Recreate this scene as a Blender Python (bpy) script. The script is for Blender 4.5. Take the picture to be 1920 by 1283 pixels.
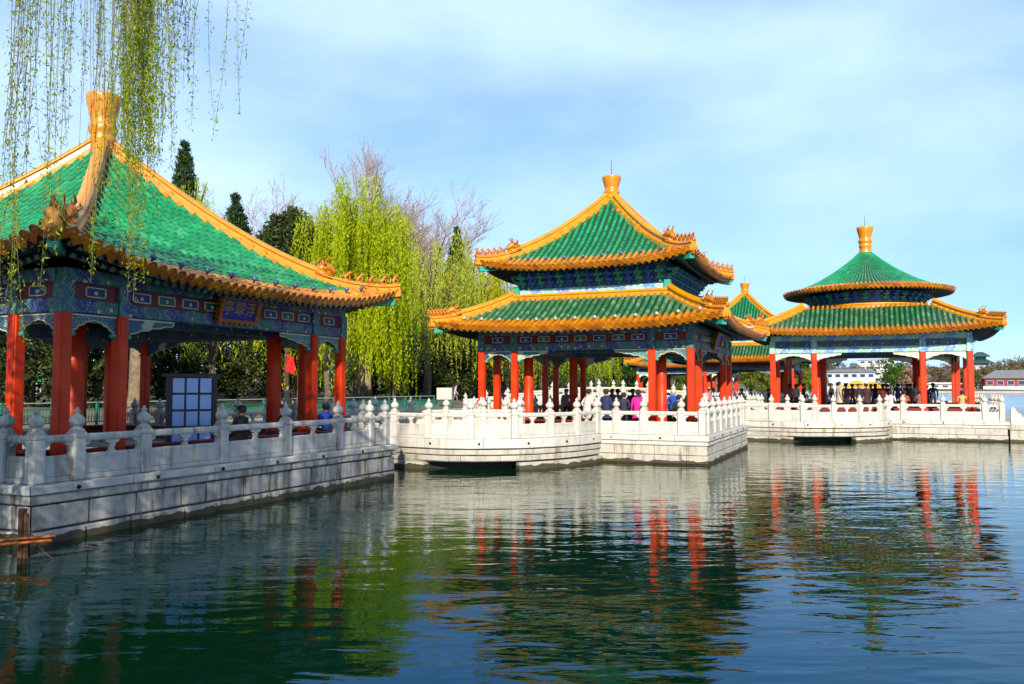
import bpy, bmesh, math, random
import numpy as np
from mathutils import Vector, Matrix, Euler
random.seed(7)
rng = np.random.default_rng(7)
for _o in list(bpy.data.objects):
    bpy.data.objects.remove(_o)
SC = bpy.context.scene
COL = SC.collection
R = math.radians

# ------------------------------------------------------------------ camera
YAW, PITCH, FPX, EYE = R(23.7), R(3.16), 1550.0, 2.85
cam_d = bpy.data.cameras.new('camera')
cam_d.sensor_width = 36.0
cam_d.lens = FPX / 1920 * 36.0
cam_d.clip_start, cam_d.clip_end = 0.1, 6000
cam = bpy.data.objects.new('camera', cam_d)
COL.objects.link(cam)
cam.location = (0, 0, EYE)
cam.rotation_euler = (math.pi / 2 + PITCH, 0, YAW)
SC.camera = cam

# ------------------------------------------------------------------ sky
SUN_EL, SUN_AZ = R(27), R(157)            # azimuth measured from +Y towards +X
to_sun = Vector((math.sin(SUN_AZ) * math.cos(SUN_EL), math.cos(SUN_AZ) * math.cos(SUN_EL), math.sin(SUN_EL)))
W = bpy.data.worlds.new('World')
SC.world = W
W.use_nodes = True
nt = W.node_tree
nt.nodes.clear()
def wn(t, **k):
    n = nt.nodes.new(t)
    for a, b in k.items():
        setattr(n, a, b)
    return n
out = wn('ShaderNodeOutputWorld')
bg = wn('ShaderNodeBackground')
bg.inputs['Strength'].default_value = 0.095
sky = wn('ShaderNodeTexSky', sky_type='NISHITA')
sky.sun_disc = False
sky.sun_elevation = SUN_EL
sky.sun_rotation = SUN_AZ
sky.air_density, sky.dust_density, sky.ozone_density = 1.0, 0.2, 4.0
tc = wn('ShaderNodeTexCoord')
mp = wn('ShaderNodeMapping')
mp.inputs['Scale'].default_value = (1.0, 1.0, 2.6)
mp.inputs['Location'].default_value = (0.35, 0.1, 0.55)
nz = wn('ShaderNodeTexNoise')
nz.inputs['Scale'].default_value = 1.7
nz.inputs['Detail'].default_value = 7
nz.inputs['Roughness'].default_value = 0.5
rmp = wn('ShaderNodeValToRGB')
rmp.color_ramp.elements[0].position = 0.34
rmp.color_ramp.elements[0].color = (0.22, 0.22, 0.22, 1)
rmp.color_ramp.elements[1].position = 0.70
rmp.color_ramp.elements[1].color = (0.85, 0.85, 0.85, 1)
mx = wn('ShaderNodeMixRGB')
mx.inputs['Color2'].default_value = (4.5, 5.9, 7.8, 1)
L = nt.links.new
# look a little higher up the sky dome so that the horizon stays blue
sx = wn('ShaderNodeMapping'); sx.inputs['Location'].default_value = (0, 0, 0.16)
L(tc.outputs['Generated'], sx.inputs['Vector'])
nm_ = wn('ShaderNodeVectorMath', operation='NORMALIZE'); L(sx.outputs['Vector'], nm_.inputs[0]); L(nm_.outputs[0], sky.inputs['Vector'])
L(tc.outputs['Generated'], mp.inputs['Vector'])
L(mp.outputs['Vector'], nz.inputs['Vector'])
L(nz.outputs['Fac'], rmp.inputs['Fac'])
L(rmp.outputs['Color'], mx.inputs['Fac'])
hs = wn('ShaderNodeHueSaturation')
hs.inputs['Saturation'].default_value = 1.15
L(sky.outputs['Color'], hs.inputs['Color'])
tn = wn('ShaderNodeMixRGB', blend_type='MULTIPLY'); tn.inputs[0].default_value = 1.0
tn.inputs['Color2'].default_value = (0.98, 1.09, 1.07, 1)
L(hs.outputs['Color'], tn.inputs['Color1'])
L(tn.outputs['Color'], mx.inputs['Color1'])
L(mx.outputs['Color'], bg.inputs['Color'])
L(bg.outputs['Background'], out.inputs['Surface'])

sun_d = bpy.data.lights.new('sun', 'SUN')
sun_d.energy = 5.0
sun_d.angle = R(0.5)
sun_d.color = (1.0, 0.90, 0.74)
sun = bpy.data.objects.new('sun', sun_d)
COL.objects.link(sun)
sun.rotation_euler = (-to_sun).to_track_quat('-Z', 'Y').to_euler()
sun.location = (0, -30, 40)
SC.view_settings.view_transform = 'Standard'
SC.view_settings.look = 'None'
SC.view_settings.exposure = 1.12
SC.view_settings.gamma = 1.0
SC.view_settings.use_curve_mapping = False

CY, SY = math.cos(YAW), math.sin(YAW)
def cw(lat, d):
    """camera-relative ground offset (metres to the right, metres ahead) -> world X, Y"""
    return (lat * CY - d * SY, lat * SY + d * CY)
def at(px, d):
    """photo column and distance ahead -> world X, Y"""
    return cw((px - 960) / FPX * d, d)

# ------------------------------------------------------------------ helpers
class MB:
    def __init__(s):
        s.v, s.f, s.m = [], [], []
    def add(s, vs, fs, mi=0, M=None):
        b = len(s.v)
        if M is not None:
            vs = [M @ Vector(p) for p in vs]
        s.v += [tuple(p) for p in vs]
        s.f += [tuple(b + i for i in f) for f in fs]
        s.m += [mi] * len(fs) if isinstance(mi, int) else list(mi)
        return s
    def box(s, x0, x1, y0, y1, z0, z1, mi=0, M=None, bev=0.0):
        if bev <= 0:
            vs = [(x0, y0, z0), (x1, y0, z0), (x1, y1, z0), (x0, y1, z0), (x0, y0, z1), (x1, y0, z1), (x1, y1, z1), (x0, y1, z1)]
            fs = [(0, 3, 2, 1), (4, 5, 6, 7), (0, 1, 5, 4), (1, 2, 6, 5), (2, 3, 7, 6), (3, 0, 4, 7)]
            return s.add(vs, fs, mi, M)
        bm = bmesh.new()
        bmesh.ops.create_cube(bm, size=1)
        for v in bm.verts:
            v.co = ((x0 + x1) / 2 + v.co.x * (x1 - x0), (y0 + y1) / 2 + v.co.y * (y1 - y0), (z0 + z1) / 2 + v.co.z * (z1 - z0))
        bmesh.ops.bevel(bm, geom=bm.edges[:], offset=bev, segments=1, affect='EDGES')
        bm.verts.index_update()
        vs = [tuple(v.co) for v in bm.verts]
        fs = [tuple(v.index for v in f.verts) for f in bm.faces]
        bm.free()
        return s.add(vs, fs, mi, M)
    def prism(s, poly, y0, y1, mi=0, M=None):
        """poly in the x-z plane, extruded along y"""
        n = len(poly)
        vs = [(p[0], y0, p[1]) for p in poly] + [(p[0], y1, p[1]) for p in poly]
        fs = [tuple(range(n)), tuple(range(2 * n - 1, n - 1, -1))]
        fs += [(i, i + n, (i + 1) % n + n, (i + 1) % n) for i in range(n)]
        return s.add(vs, fs, mi, M)
    def lathe(s, prof, n=12, mi=0, M=None, sq=None):
        vs, fs = [], []
        for (r, z) in prof:
            for k in range(n):
                a = 2 * math.pi * k / n
                vs.append((r * math.cos(a), r * math.sin(a), z))
        for i in range(len(prof) - 1):
            for k in range(n):
                fs.append((i * n + k, i * n + (k + 1) % n, (i + 1) * n + (k + 1) % n, (i + 1) * n + k))
        fs.append(tuple(range(n - 1, -1, -1)))
        b = (len(prof) - 1) * n
        fs.append(tuple(range(b, b + n)))
        return s.add(vs, fs, mi, M)
    def tube(s, pts, rad, n=6, mi=0):
        vs, fs = [], []
        pts = [Vector(p) for p in pts]
        m = len(pts)
        for i, p in enumerate(pts):
            t = (pts[min(i + 1, m - 1)] - pts[max(i - 1, 0)])
            t = t.normalized() if t.length > 1e-9 else Vector((0, 0, 1))
            a = t.orthogonal().normalized() if abs(t.z) > .95 else t.cross(Vector((0, 0, 1))).normalized()
            b = t.cross(a)
            r = rad[i] if hasattr(rad, '__len__') else rad
            for k in range(n):
                q = 2 * math.pi * k / n
                vs.append(p + a * (r * math.cos(q)) + b * (r * math.sin(q)))
        for i in range(m - 1):
            for k in range(n):
                fs.append((i * n + k, i * n + (k + 1) % n, (i + 1) * n + (k + 1) % n, (i + 1) * n + k))
        fs.append(tuple(range(n - 1, -1, -1)))
        fs.append(tuple(range((m - 1) * n, m * n)))
        return s.add(vs, fs, mi)
    def sweep(s, sec, pts, lats, ups, mi=0, cap=True):
        """section points (a, b): a along lateral, b along up"""
        n, m = len(sec), len(pts)
        vs, fs = [], []
        for p, l, u in zip(pts, lats, ups):
            p, l, u = Vector(p), Vector(l), Vector(u)
            for a, b in sec:
                vs.append(p + l * a + u * b)
        for i in range(m - 1):
            for k in range(n):
                fs.append((i * n + k, i * n + (k + 1) % n, (i + 1) * n + (k + 1) % n, (i + 1) * n + k))
        if cap:
            fs.append(tuple(range(n - 1, -1, -1)))
            fs.append(tuple(range((m - 1) * n, m * n)))
        return s.add(vs, fs, mi)
    def mesh(s, name, mats, smooth=False):
        me = bpy.data.meshes.new(name)
        me.from_pydata(s.v, [], s.f)
        for mt in (mats if isinstance(mats, (list, tuple)) else [mats]):
            me.materials.append(mt)
        me.polygons.foreach_set('material_index', s.m)
        if smooth:
            me.polygons.foreach_set('use_smooth', [True] * len(s.f))
        bm = bmesh.new()
        bm.from_mesh(me)
        bmesh.ops.recalc_face_normals(bm, faces=bm.faces[:])
        bm.to_mesh(me)
        bm.free()
        me.update()
        return me
    def build(s, name, mats, parent=None, smooth=False, M=None):
        return place(name, s.mesh(name, mats, smooth), parent, M)

def place(name, me, parent=None, M=None):
    o = bpy.data.objects.new(name, me)
    COL.objects.link(o)
    if parent is not None:
        o.parent = parent
    if M is not None:
        o.matrix_local = M
    return o
def tag(o, label=None, cat=None, group=None, kind=None):
    if label: o['label'] = label
    if cat: o['category'] = cat
    if group: o['group'] = group
    if kind: o['kind'] = kind
    return o
def thing(name, loc, label, cat, group=None, rz=0):
    o = bpy.data.objects.new(name, None)
    o.empty_display_size = 0.3
    COL.objects.link(o)
    o.location = loc
    o.rotation_euler = (0, 0, rz)
    return tag(o, label, cat, group)
def np_mesh(name, v, f, mats, mi=None, smooth=False):
    """v (n,3), f (m,3|4) arrays -> mesh, fast"""
    v = np.asarray(v, dtype=np.float32); f = np.asarray(f, dtype=np.int32)
    me = bpy.data.meshes.new(name)
    me.vertices.add(len(v)); me.vertices.foreach_set('co', v.ravel())
    k = f.shape[1]
    me.loops.add(f.size); me.loops.foreach_set('vertex_index', f.ravel())
    me.polygons.add(len(f))
    me.polygons.foreach_set('loop_start', np.arange(0, f.size, k, dtype=np.int32))
    for mt in (mats if isinstance(mats, (list, tuple)) else [mats]):
        me.materials.append(mt)
    if mi is not None:
        me.polygons.foreach_set('material_index', np.asarray(mi, dtype=np.int32))
    if smooth:
        me.polygons.foreach_set('use_smooth', np.ones(len(f), dtype=bool))
    me.update(calc_edges=True)
    return me
def inst_mesh(name, unit_v, unit_f, mats44, mats, mi=None, smooth=False):
    """join copies of a unit mesh (all faces quads) placed by (n,4,4) matrices"""
    M = np.asarray(mats44, dtype=np.float64)
    uv = np.asarray(unit_v, dtype=np.float64); uf = np.asarray(unit_f, dtype=np.int64)
    n = len(M)
    v = np.einsum('nij,kj->nki', M[:, :3, :3], uv) + M[:, None, :3, 3]
    f = (uf[None] + (np.arange(n) * len(uv))[:, None, None]).reshape(-1, uf.shape[1])
    return np_mesh(name, v.reshape(-1, 3), f, mats, mi, smooth)

# ------------------------------------------------------------------ materials
def newmat(name):
    m = bpy.data.materials.new(name)
    m.use_nodes = True
    t = m.node_tree
    b = t.nodes['Principled BSDF']
    return m, t, b
def col4(c): return (c[0], c[1], c[2], 1)
class NG:
    """small node-graph helper"""
    def __init__(s, t):
        s.t = t
    def n(s, typ, **k):
        x = s.t.nodes.new(typ)
        for a, b in k.items():
            setattr(x, a, b)
        return x
    def l(s, a, b): s.t.links.new(a, b)
    def setin(s, sock, v):
        if hasattr(v, 'is_output'): s.l(v, sock)
        else: sock.default_value = v
    def math(s, op, a, b=0.0, c=0.0, clamp=False):
        x = s.n('ShaderNodeMath', operation=op, use_clamp=clamp)
        for i, v in enumerate((a, b, c)):
            if i < len(x.inputs): s.setin(x.inputs[i], v)
        return x.outputs[0]
    def mix(s, f, a, b, blend='MIX'):
        x = s.n('ShaderNodeMixRGB', blend_type=blend)
        s.setin(x.inputs[0], f)
        s.setin(x.inputs[1], col4(a) if isinstance(a, tuple) else a)
        s.setin(x.inputs[2], col4(b) if isinstance(b, tuple) else b)
        return x.outputs[0]
    def pos(s): return s.n('ShaderNodeNewGeometry').outputs['Position']
    def noise(s, vec, scale, detail=3, rough=.55, dist=0.0):
        x = s.n('ShaderNodeTexNoise')
        s.l(vec, x.inputs['Vector'])
        x.inputs['Scale'].default_value = scale
        x.inputs['Detail'].default_value = detail
        x.inputs['Roughness'].default_value = rough
        x.inputs['Distortion'].default_value = dist
        return x.outputs['Fac']
    def ramp(s, f, stops):
        x = s.n('ShaderNodeValToRGB')
        e = x.color_ramp.elements
        while len(e) < len(stops): e.new(0.5)
        for i, (p, c) in enumerate(stops):
            e[i].position = p
            e[i].color = col4(c) if isinstance(c, tuple) else (c, c, c, 1)
        s.setin(x.inputs[0], f)
        return x.outputs[0]
    def mapping(s, vec, scale=(1, 1, 1), loc=(0, 0, 0), rot=(0, 0, 0)):
        x = s.n('ShaderNodeMapping')
        s.l(vec, x.inputs['Vector'])
        x.inputs['Scale'].default_value = scale
        x.inputs['Location'].default_value = loc
        x.inputs['Rotation'].default_value = rot
        return x.outputs['Vector']
    def bump(s, h, strength=.3, dist=.02):
        x = s.n('ShaderNodeBump')
        x.inputs['Strength'].default_value = strength
        x.inputs['Distance'].default_value = dist
        s.l(h, x.inputs['Height'])
        return x.outputs['Normal']
    def sep(s, vec):
        x = s.n('ShaderNodeSeparateXYZ'); s.l(vec, x.inputs[0]); return x.outputs
def simple(name, c1, c2=None, rough=.6, scale=6, bump=0.0, spec=.4, coat=0.0, detail=4, metallic=0.0, bd=.01):
    m, t, b = newmat(name)
    g = NG(t)
    p = g.pos()
    f = g.noise(p, scale, detail)
    f2 = g.ramp(f, [(.32, 0.0), (.68, 1.0)])
    g.l(g.mix(f2, c1, c2 or tuple(x * .75 for x in c1)), b.inputs['Base Color'])
    b.inputs['Roughness'].default_value = rough
    b.inputs['Specular IOR Level'].default_value = spec
    b.inputs['Coat Weight'].default_value = coat
    b.inputs['Coat Roughness'].default_value = .12
    b.inputs['Metallic'].default_value = metallic
    if bump:
        g.l(g.bump(g.noise(p, scale * 5, 5), bump, bd), b.inputs['Normal'])
    return m
def glazed(name, base, dark, light, worn, rough=.28):
    """glazed roof tile: every tile a little different, worn and dusty in patches"""
    m, t, b = newmat(name)
    g = NG(t)
    p = g.pos()
    v = g.n('ShaderNodeTexVoronoi')
    g.l(p, v.inputs['Vector']); v.inputs['Scale'].default_value = 3.7
    sx = g.sep(v.outputs['Color'])
    c = g.mix(sx[0], dark, base)
    c = g.mix(g.math('MULTIPLY', g.ramp(sx[1], [(.6, 0.0), (1.0, 1.0)]), .8), c, light)
    c = g.mix(g.ramp(g.noise(p, 1.1, 6, .7), [(.56, 0.0), (.80, .55)]), c, worn)
    g.l(c, b.inputs['Base Color'])
    g.l(g.ramp(g.noise(p, 9, 3), [(.3, rough * .7), (.75, rough * 1.7)]), b.inputs['Roughness'])
    b.inputs['Specular IOR Level'].default_value = .6
    g.l(g.bump(g.noise(p, 40, 3), .12, .01), b.inputs['Normal'])
    return m
MAT = {}
MAT['tile_green'] = glazed('tile_green', (.012, .26, .085), (.007, .17, .06), (.05, .36, .15), (.26, .36, .22), .17)
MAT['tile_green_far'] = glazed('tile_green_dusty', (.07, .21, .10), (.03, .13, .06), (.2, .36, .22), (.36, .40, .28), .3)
MAT['pan_green_shaded'] = simple('pan_green_shaded', (.004, .045, .022), (.008, .07, .03), rough=.4, scale=5)  # relief shade between the tile columns put into this darker green
MAT['tile_yellow'] = glazed('tile_yellow', (.66, .27, .03), (.46, .14, .012), (.78, .38, .08), (.5, .27, .11), .3)
MAT['tile_yellow_shaded'] = glazed('tile_yellow_shaded', (.56, .20, .02), (.34, .09, .010), (.70, .32, .06), (.4, .2, .09), .28)  # darker copy of the yellow glaze, eave shade put into its colour
MAT['pan_yellow'] = simple('pan_yellow', (.30, .09, .008), (.40, .14, .012), rough=.45, scale=5)
MAT['ridge_yellow'] = simple('ridge_yellow', (.76, .34, .05), (.64, .25, .03), rough=.33, scale=3, spec=.5, bump=.12)
MAT['finial_gold'] = simple('finial_gold', (.74, .29, .012), (.62, .2, .01), rough=.36, scale=3, spec=.5, bump=.08)
MAT['beast'] = simple('beast_glaze', (.6, .23, .03), (.4, .13, .02), rough=.4, scale=14)
MAT['nail'] = simple('nail_cap_glaze', (.03, .07, .22), (.12, .16, .3), rough=.25, scale=9)
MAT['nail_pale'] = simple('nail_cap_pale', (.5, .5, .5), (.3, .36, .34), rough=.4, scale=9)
MAT['red'] = simple('red_lacquer', (.74, .060, .009), (.52, .030, .006), rough=.46, scale=1.7, spec=.22, bump=.10)
MAT['darkred'] = simple('dark_red_paint', (.20, .013, .010), (.13, .010, .008), rough=.5, scale=3)
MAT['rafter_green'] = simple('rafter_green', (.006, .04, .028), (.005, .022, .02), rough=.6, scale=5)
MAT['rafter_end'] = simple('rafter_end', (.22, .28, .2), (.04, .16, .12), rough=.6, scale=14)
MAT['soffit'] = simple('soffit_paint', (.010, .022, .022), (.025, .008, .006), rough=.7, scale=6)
MAT['cream'] = simple('cream_paint', (.72, .66, .42), (.6, .55, .36), rough=.55, scale=10)
MAT['gold'] = simple('gold_paint', (.62, .42, .06), (.5, .3, .04), rough=.35, scale=10, metallic=.4)
MAT['blue'] = simple('blue_paint', (.012, .03, .22), (.02, .06, .30), rough=.55, scale=8)
MAT['sky_blue'] = simple('pale_blue_paint', (.10, .34, .5), (.2, .45, .5), rough=.55, scale=8)
MAT['teal'] = simple('teal_paint', (.03, .30, .22), (.05, .40, .30), rough=.5, scale=8)
MAT['black'] = simple('opening_shade', (.012, .012, .012), rough=.9)  # shade inside culverts and drains put into the colour

def painted(name, ground_a, ground_b, line, dot, period=.62, zscale=1.0, bright=1.0, swirl=3.2):
    """beam painting: alternating blue and green chevron fields with pale borders, dots and scrolls"""
    m, t, b = newmat(name)
    g = NG(t)
    p = g.pos()
    x, y, z = g.sep(p)
    u = g.math('ADD', x, y)
    ch = g.math('PINGPONG', g.math('MULTIPLY', z, 1.0), .17)
    uu = g.math('DIVIDE', g.math('ADD', u, ch), period)
    fr = g.math('FRACT', uu)
    par = g.math('LESS_THAN', g.math('FRACT', g.math('DIVIDE', uu, 2.0)), .5)
    c = g.mix(par, ground_a, ground_b)
    # nested stripes towards each field edge
    edge = g.math('PINGPONG', fr, .5)
    st = g.math('LESS_THAN', g.math('FRACT', g.math('MULTIPLY', edge, 9.0)), .3)
    st = g.math('MULTIPLY', st, g.math('LESS_THAN', edge, .22))
    c = g.mix(g.math('MULTIPLY', st, .8), c, line)
    # scroll work
    vo = g.n('ShaderNodeTexVoronoi', feature='DISTANCE_TO_EDGE')
    cb = g.n('ShaderNodeCombineXYZ'); g.l(u, cb.inputs[0]); g.l(z, cb.inputs[2])
    dn = g.n('ShaderNodeTexNoise'); g.l(cb.outputs[0], dn.inputs['Vector']); dn.inputs['Scale'].default_value = 4
    ad = g.n('ShaderNodeVectorMath', operation='MULTIPLY_ADD')
    g.l(dn.outputs['Color'], ad.inputs[0]); ad.inputs[1].default_value = (.22, 0, .22); g.l(cb.outputs[0], ad.inputs[2])
    g.l(ad.outputs[0], vo.inputs['Vector']); vo.inputs['Scale'].default_value = swirl * 2.6
    sc = g.math('LESS_THAN', vo.outputs['Distance'], .045)
    sc = g.math('MULTIPLY', sc, g.math('GREATER_THAN', edge, .24))
    c = g.mix(g.math('MULTIPLY', sc, .65), c, line)
    # round blossoms
    vd = g.n('ShaderNodeTexVoronoi'); g.l(cb.outputs[0], vd.inputs['Vector']); vd.inputs['Scale'].default_value = 3.4
    vd.inputs['Randomness'].default_value = .35
    c = g.mix(g.math('LESS_THAN', vd.outputs['Distance'], .15), c, dot)
    c = g.mix(.25, c, g.mix(g.noise(p, 3, 5), (.05, .05, .06), (.9, .9, .9)), 'OVERLAY')
    g.l(c, b.inputs['Base Color'])
    b.inputs['Roughness'].default_value = .55
    return m
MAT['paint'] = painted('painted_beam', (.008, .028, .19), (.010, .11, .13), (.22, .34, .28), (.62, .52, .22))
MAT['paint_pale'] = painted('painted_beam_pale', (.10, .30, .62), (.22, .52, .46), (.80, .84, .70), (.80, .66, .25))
MAT['paint_dark'] = painted('painted_bracket_band', (.006, .016, .12), (.007, .06, .06), (.06, .18, .22), (.5, .46, .3), period=.4, swirl=5)
MAT['fret'] = painted('painted_fretwork', (.012, .09, .18), (.03, .17, .20), (.50, .53, .40), (.45, .4, .15), period=9.0, swirl=6)

def marble(name, c1, c2, stain, amount=.5, streak=1.0, var=0.0, lo=0.0):
    m, t, b = newmat(name)
    g = NG(t)
    p = g.pos()
    c = g.mix(g.ramp(g.noise(p, 1.6, 6, .65), [(.3, 0.0), (.7, 1.0)]), c1, c2)
    # run-off streaks: noise squeezed in height
    ps = g.mapping(p, scale=(5.0, 5.0, .55))
    s1 = g.ramp(g.noise(ps, 1.0, 5, .6), [(.54 - lo, 0.0), (.74 - lo, 1.0)])
    s2 = g.ramp(g.noise(p, .9, 3), [(.42 - lo, 0.0), (.62 - lo, 1.0)])
    c = g.mix(g.math('MULTIPLY', g.math('MULTIPLY', s1, s2), amount * streak), c, stain)
    s3 = g.ramp(g.noise(p, 3.1, 6, .7), [(.6 - lo, 0.0), (.78 - lo, 1.0)])
    c = g.mix(g.math('MULTIPLY', s3, amount * .55), c, stain)
    # tide mark of algae just above the water
    z = g.sep(p)[2]
    zz = g.math('ADD', z, g.math('MULTIPLY', g.noise(p, 2.2, 4), -.28))
    c = g.mix(g.ramp(zz, [(-.06, 1.0), (.0, 0.0)]), c, (.07, .06, .035))
    rnd = g.n('ShaderNodeObjectInfo').outputs['Random']
    c = g.mix(.8 * var, c, g.ramp(rnd, [(0.0, (.42, .44, .50)), (.3, (.66, .63, .56)), (.6, (.5, .5, .5)), (1.0, (.72, .71, .68))]), 'MULTIPLY') if var else c
    c = g.mix(.35 * var, c, (1, 1, 1), 'SCREEN') if False else c
    g.l(c, b.inputs['Base Color'])
    b.inputs['Roughness'].default_value = .72
    b.inputs['Specular IOR Level'].default_value = .3
    h = g.math('ADD', g.noise(p, 26, 6, .7), g.math('MULTIPLY', g.noise(p, 5, 3), .8))
    g.l(g.bump(h, .35, .012), b.inputs['Normal'])
    return m
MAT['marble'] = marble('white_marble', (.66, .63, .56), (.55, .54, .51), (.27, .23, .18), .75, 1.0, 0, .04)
MAT['stone'] = marble('weathered_shaded_stone', (.62, .60, .55), (.46, .47, .48), (.15, .125, .09), 1.0, 1.0, .5, .10)  # real stains, deepened so the near platform's tree shade sits in the colour
MAT['stone_lit'] = marble('sunlit_stone', (.64, .60, .50), (.52, .50, .47), (.25, .20, .12), .95, 1.1, .45, .06)  # lighter copy of the stone, sunlight put into its colour
MAT['marble_aged_shaded'] = marble('aged_shaded_marble', (.56, .55, .52), (.46, .46, .46), (.19, .165, .13), .85, 1.0, 0, .06)  # stained, darker copy of the marble with tree shade put into its colour
MAT['mortar'] = simple('mortar', (.10, .09, .075), (.05, .05, .045), rough=.95, scale=6, bump=.5)
MAT['paving'] = simple('paving', (.42, .41, .38), (.33, .32, .30), rough=.85, scale=3, bump=.2)
MAT['rust'] = simple('rusty_steel', (.16, .06, .025), (.05, .028, .018), rough=.85, scale=12, bump=.4)
MAT['orange_pipe'] = simple('orange_pipe', (.42, .11, .03), (.25, .07, .02), rough=.6, scale=9)
# ================================================================== roofs
def rotz(k): return Matrix.Rotation(k * math.pi / 2, 4, 'Z')
TW, TR, TL = .27, .084, .31       # tile column spacing, tile radius, exposed length
def tile_unit():
    """half-round cover tile: x lateral, y up the slope, z away from the roof"""
    n, v, f = 7, [], []
    for (y, r) in ((0, TR), (0, TR), (TL * 1.12, TR * .86)):
        for k in range(n + 1):
            a = math.pi * k / n
            v.append((r * math.cos(a), y, r * math.sin(a) * 1.1))
    for k in range(n):
        f.append((n + 1 + k, n + 2 + k, 2 * n + 3 + k, 2 * n + 2 + k))
    for k in range(n // 2):      # closed lower end, as quads
        a, b = k, n - k
        f.append((a, b, b - 1, a + 1))
    return v, f
TV, TF = tile_unit()
def disc_tile():
    """round end tile of a tile column, its disc facing out over the eave"""
    m = MB()
    n = 6
    vs = []
    for (y, r) in ((-.02, TR), (TL * 1.15, TR * .88)):
        for k in range(n + 1):
            a = math.pi * k / n
            vs.append((r * math.cos(a), y, r * math.sin(a) * 1.1))
    m.add(vs, [(k, k + 1, n + 2 + k, n + 1 + k) for k in range(n)])
    c = 12
    vs, fs = [], []
    for (y, r) in ((-.02, TR * 1.32), (-.06, TR * 1.32), (-.06, TR * 1.02), (-.045, TR * .95), (-.045, TR * .35), (-.06, .001)):
        for k in range(c):
            a = 2 * math.pi * k / c
            vs.append((r * math.cos(a), y - .25 * (r * math.sin(a)), r * math.sin(a) * 1.05 + .015))
    for i in range(5):
        for k in range(c):
            fs.append((i * c + k, i * c + (k + 1) % c, (i + 1) * c + (k + 1) % c, (i + 1) * c + k))
    m.add(vs, fs)
    return m
def drip_tile():
    """pointed drip tile that hangs between two end tiles"""
    w = TW * .5 - .008
    prof = [(-w, .03), (-w, -.06), (-w * .78, -.115), (-w * .42, -.155), (0, -.20), (w * .42, -.155), (w * .78, -.115), (w, -.06), (w, .03),
            (w * .55, -.005), (0, -.02), (-w * .55, -.005)]
    m = MB()
    n = len(prof)
    vs = [(a, -.05 - .35 * b, b) for a, b in prof] + [(a, -.02 - .35 * b, b) for a, b in prof]
    fs = [tuple(range(n)), tuple(range(2 * n - 1, n - 1, -1))] + [(i, i + n, (i + 1) % n + n, (i + 1) % n) for i in range(n)]
    m.add(vs, fs)
    # short pan behind it
    m.add([(-w, -.03, .028), (0, -.03, -.02), (w, -.03, .028), (-w, .3, .028), (0, .3, -.02), (w, .3, .028)], [(0, 1, 4, 3), (1, 2, 5, 4)])
    return m
DISC_Y = disc_tile().mesh('eave_tile', MAT['tile_yellow_shaded'])
DRIP_Y = drip_tile().mesh('drip_tile', MAT['tile_yellow_shaded'])
def mesh_np(me):
    v = np.empty(len(me.vertices) * 3); me.vertices.foreach_get('co', v)
    return v.reshape(-1, 3), [tuple(p.vertices) for p in me.polygons]
_v, _f = TV, TF
TILE_G = np_mesh('roof_tile_green', TV, TF, MAT['tile_green'], smooth=True)
TILE_Y = np_mesh('roof_tile_yellow', TV, TF, MAT['tile_yellow'], smooth=False)
TILE_GF = np_mesh('roof_tile_dusty', TV, TF, MAT['tile_green_far'], smooth=False)

def nail_mesh(mat):
    return MB().lathe([(.030, 0), (.034, .04), (.062, .055), (.075, .09), (.06, .135), (.025, .16)], 8).mesh('nail_cap', mat, True)
NAIL_D, NAIL_P = nail_mesh(MAT['nail']), nail_mesh(MAT['nail_pale'])

def small_beast():
    """seated ridge animal looking out along the ridge (+y)"""
    m = MB()
    m.tube([(0, -.10, 0), (0, -.07, .10), (0, 0, .20), (0, .04, .27), (0, .10, .30), (0, .17, .285)], [.075, .08, .07, .052, .06, .025], 7)
    for s in (-1, 1):
        m.tube([(s * .045, .05, .18), (s * .05, .10, .08), (s * .05, .11, -.02)], [.035, .026, .028], 5)
        m.tube([(s * .03, .07, .33), (s * .045, .05, .40)], [.02, .005], 4)
    m.tube([(0, -.12, .02), (0, -.19, .10), (0, -.17, .22), (0, -.21, .28)], [.04, .04, .03, .006], 5)
    m.box(-.075, .075, -.15, .15, -.07, 0.005)
    return m.mesh('ridge_figure', MAT['beast'], True)
def big_beast():
    """horned dragon head that closes the upper hip ridge"""
    m = MB()
    m.tube([(0, -.30, .05), (0, -.12, .22), (0, .05, .30), (0, .20, .27), (0, .33, .20), (0, .40, .24)], [.17, .19, .18, .14, .10, .05], 8)
    m.tube([(0, .06, .10), (0, .22, .06), (0, .34, .08)], [.14, .09, .05], 7)
    for s in (-1, 1):
        m.tube([(s * .09, .02, .40), (s * .13, -.08, .52), (s * .12, -.02, .64), (s * .10, .04, .70)], [.05, .04, .03, .008], 6)
        m.tube([(s * .15, -.06, .30), (s * .24, -.18, .36), (s * .20, -.26, .48)], [.06, .045, .01], 5)
        m.tube([(s * .10, .20, .33), (s * .11, .25, .37)], [.035, .02], 6)
    m.tube([(0, -.24, .2), (0, -.34, .40), (0, -.26, .56)], [.10, .07, .01], 6)
    m.box(-.17, .17, -.34, .30, -.10, .10)
    return m.mesh('ridge_beast', MAT['beast'], True)
def tip_beast():
    """dragon mask at the corner beam end"""
    m = MB()
    m.tube([(0, -.2, 0), (0, 0, .0), (0, .12, .02), (0, .24, .06), (0, .29, .1)], [.13, .15, .14, .10, .03], 8)
    m.tube([(0, .0, -.1), (0, .16, -.10), (0, .24, -.07)], [.1, .07, .02], 6)
    for s in (-1, 1):
        m.tube([(s * .1, .02, .1), (s * .15, -.06, .2)], [.05, .01], 5)
    return m.mesh('corner_mask', [MAT['beast'], MAT['teal']], True)
SMALL, BIG, TIP = small_beast(), big_beast(), tip_beast()
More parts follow.
